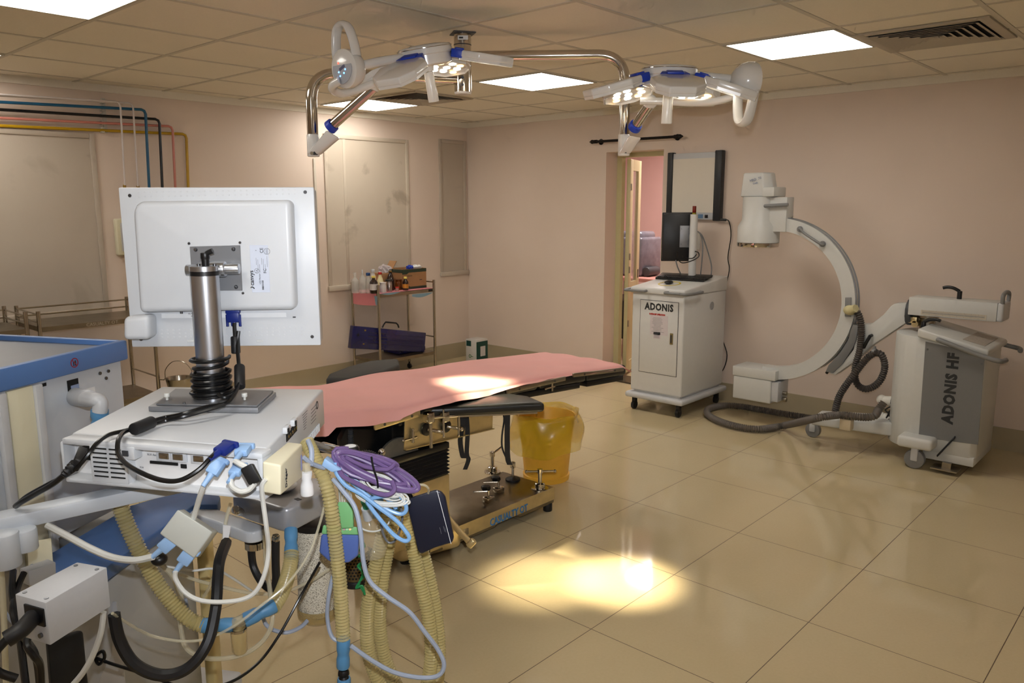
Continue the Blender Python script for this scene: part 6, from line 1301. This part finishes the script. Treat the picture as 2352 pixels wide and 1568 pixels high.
q=[(748,1053),(778,1055),(790,1088),(760,1086)]; tag(MB().hexa(P_([(738,1070),(762,1085),(785,1080),(745,1052)],1.575),P_([(745,1060),(768,1075),(788,1068),(752,1045)],1.61),.003).build('cable_clip',m_ltblue),'pale blue cable clip at the left end of the purple bundle','clip')
t=thing('sensor_plug','white bottle shaped sensor plug hanging beside the cream module','plug',S(707,1135,1.52))
a=S(706,1136,1.52); MB().lathe([(0,0),(.0125,0),(.0135,.004),(.0125,.022),(.009,.032),(.0115,.042),(.0115,.048),(.007,.05),(0,.05)],o=a,seg=24).build('plug_body',m_white2,t); MB().box(a+V((0,0,.058)),(.014,.014,.018),.003).build('plug_tip',m_clr,t)
# metal rod, knob
t=thing('clamp_rod','steel rod ending in a black clamp knob with a white label','clamp',S(808,1050,1.66))
MB().cyl(S(708,1016,1.74),S(742,1026,1.71),.0085,seg=18).cyl(S(740,1025,1.71),S(792,1040,1.68),.0115,seg=18,bev=.002).build('steel_rod',m_chrome,t)
c=S(806,1050,1.67); k=MB().lathe([(0,0),(.017,0),(.02,.006),(.019,.022),(.016,.026),(0,.026)],o=c,seg=28).build('black_knob',m_black,t); MB().lathe([(0,.0265),(.012,.0265),(.0125,.0255)],o=c,seg=24).build('knob_label',m_white2,k)
MB().hose([S(825,1048,1.67),S(845,1046,1.67),S(862,1052,1.67)],.012,pitch=.004,amp=.001,seg=12,res=8).build('ribbed_grip',m_rubber,t)
t=thing('tube_clamp','black and chrome clamp cup in front of the table column','clamp',S(872,1062,1.68))
MB().cyl(S(865,1054,1.68),S(880,1046,1.68)-V((0,0,.01)),.013,seg=20,bev=.002).build('cup',m_black,t); MB().ball(S(877,1038,1.68),.008).build('chrome_ball',m_chrome,t)
tag(MB().tube(P_([(853,1048,1.58),(858,1075,1.575),(866,1100,1.575),(868,1118,1.58)]),.0022,seg=6).build('cable_tie',m_black),'black tie strapped round the purple hose bundle','cable tie')
# navy pouch
m_navy=mat('navy_vinyl_cuff',(22,26,44),.35,var=.1)
D=1.70; q=[(932,1150),(942,1143),(1000,1125),(1012,1128),(1022,1140),(1028,1170),(1042,1235),(1038,1246),(1000,1257),(967,1272),(960,1266),(948,1215)]
t=thing('pressure_cuff','navy blue blood pressure cuff hanging from the cable bundle','cuff',S(990,1270,D))
pc_=MB().hexa(P_(q,D),P_([(x+2,y-2) for x,y in q],D+.016),.004,3).build('cuff_pad',m_navy,t)
cfp=PF(S(967,1272,D-.0008),S(1042,1240,D-.0008)-S(967,1272,D-.0008),S(1000,1125,D-.0008)-S(967,1272,D-.0008))
a=cfp.uv(1004,1126);b=cfp.uv(1036,1248); ang_=math.atan2(a.y-b.y,a.x-b.x); MB(cfp.M).box(((a.x+b.x)/2,(a.y+b.y)/2,.0008),((a-b).length,.0012,.0006),rot=Matrix.Rotation(ang_,3,'Z')).build('white_stripe',m_white2,pc_)
for px,py,l in ((1012,1218,.016),(1020,1214,.014),(1023,1216,.012)): a=cfp.uv(px,py); MB(cfp.M).box((a.x,a.y,.0008),(l,.0007,.0006),rot=Matrix.Rotation(ang_,3,'Z')).build('small_print',m_ltext,pc_)
MB().tube(P_([(945,1148,1.71),(938,1132,1.70),(930,1118,1.68)]),.0065,seg=10).build('cuff_tube',m_rubber,t)
cable('clear_tube','short clear tube looping above the navy cuff',[(955,1112,1.66),(975,1114,1.67),(984,1122,1.68),(984,1132,1.70)],.0028,m_clr,cat='tube')
# mask / clear bag and green string
t=thing('oxygen_mask','clear plastic oxygen mask hanging behind the blue cables','mask',S(850,1270,1.78))
c=S(852,1225,1.78); MB().lathe([(.012,.055),(.018,.045),(.030,.02),(.034,-.01),(.032,-.04),(.024,-.058),(.0,-.062)],o=c,ax=V((0,0,1))-RH*.15,seg=24).build('mask_cup',mat('clear_mask_plastic',(216,206,180),.12,alpha=.22,coat=.5),t)
MB().cyl(S(846,1192,1.76),S(842,1166,1.75),.010,.013,seg=18).build('mask_port',mat('cloudy_plastic',(210,214,220),.3,alpha=.7),t); MB().cyl(S(842,1166,1.75),S(836,1150,1.74),.008,seg=14).build('green_collar',mat('teal_green',(30,130,90),.4),t)
g=[(826,1235),(832,1255),(820,1270),(836,1285),(822,1300),(838,1318),(826,1335),(818,1350),(832,1345),(838,1365)]
tag(MB().tube([S(x,y,1.76) for x,y in g],.0026,seg=6).tube([S(x+6*math.sin(i*2.1),y,1.765) for i,(x,y) in enumerate(g)],.0024,seg=6).build('green_string',mat('green_string',(28,130,70),.6)),'tangled green string dangling beside the clear mask','string')

cuff('sky blue cuff on the grey elbow of the anaesthesia machine',(229,938,1.845),(229,985,1.845),.020)
# ================================================================== CAMERA AND LIGHT
cd=bpy.data.cameras.new('camera'); cam=bpy.data.objects.new('camera',cd); bpy.context.scene.collection.objects.link(cam)
cd.sensor_width=36; cd.sensor_fit='HORIZONTAL'; cd.lens=36*F/2352; cd.clip_start=.02
bk=-FW; cam.matrix_world=Matrix(((RT.x,UP.x,bk.x,0),(RT.y,UP.y,bk.y,0),(RT.z,UP.z,bk.z,H),(0,0,0,1)))
bpy.context.scene.camera=cam
def light(name,kind,loc,e,c,**k):
    l=bpy.data.lights.new(name,kind); l.energy=e; l.color=c
    for a,b in k.items(): setattr(l,a,b)
    o=bpy.data.objects.new(name,l); bpy.context.scene.collection.objects.link(o); o.location=loc; return o
def aim(o,p): o.rotation_euler=(V(p)-o.location).to_track_quat('-Z','Y').to_euler()
fl=light('flash','SPOT',CAM+UP*.11+FW*.02,FLASH,(0.92,.95,1.0),shadow_soft_size=.012,spot_size=math.radians(86),spot_blend=1.0); aim(fl,CAM+FW*3+UP*.1)
a=light('corridor_light','AREA',(7.2,4.2,2.5),40,(1,.9,.85),size=.8); 
w=bpy.data.worlds.new('world'); bpy.context.scene.world=w; w.use_nodes=True; w.node_tree.nodes['Background'].inputs['Color'].default_value=(.9,.85,.8,1); w.node_tree.nodes['Background'].inputs['Strength'].default_value=.05
sc=bpy.context.scene; sc.view_settings.view_transform='Standard'; sc.view_settings.look='None'; sc.view_settings.exposure=EXPO; sc.view_settings.gamma=1.0
sc.cycles.adaptive_threshold=.08; sc.cycles.adaptive_min_samples=12; sc.cycles.max_bounces=5; sc.cycles.diffuse_bounces=3; sc.cycles.glossy_bounces=3; sc.cycles.transmission_bounces=3; sc.cycles.transparent_max_bounces=6; sc.cycles.use_denoising=True; sc.cycles.caustics_reflective=False; sc.cycles.caustics_refractive=False; sc.cycles.sample_clamp_indirect=6
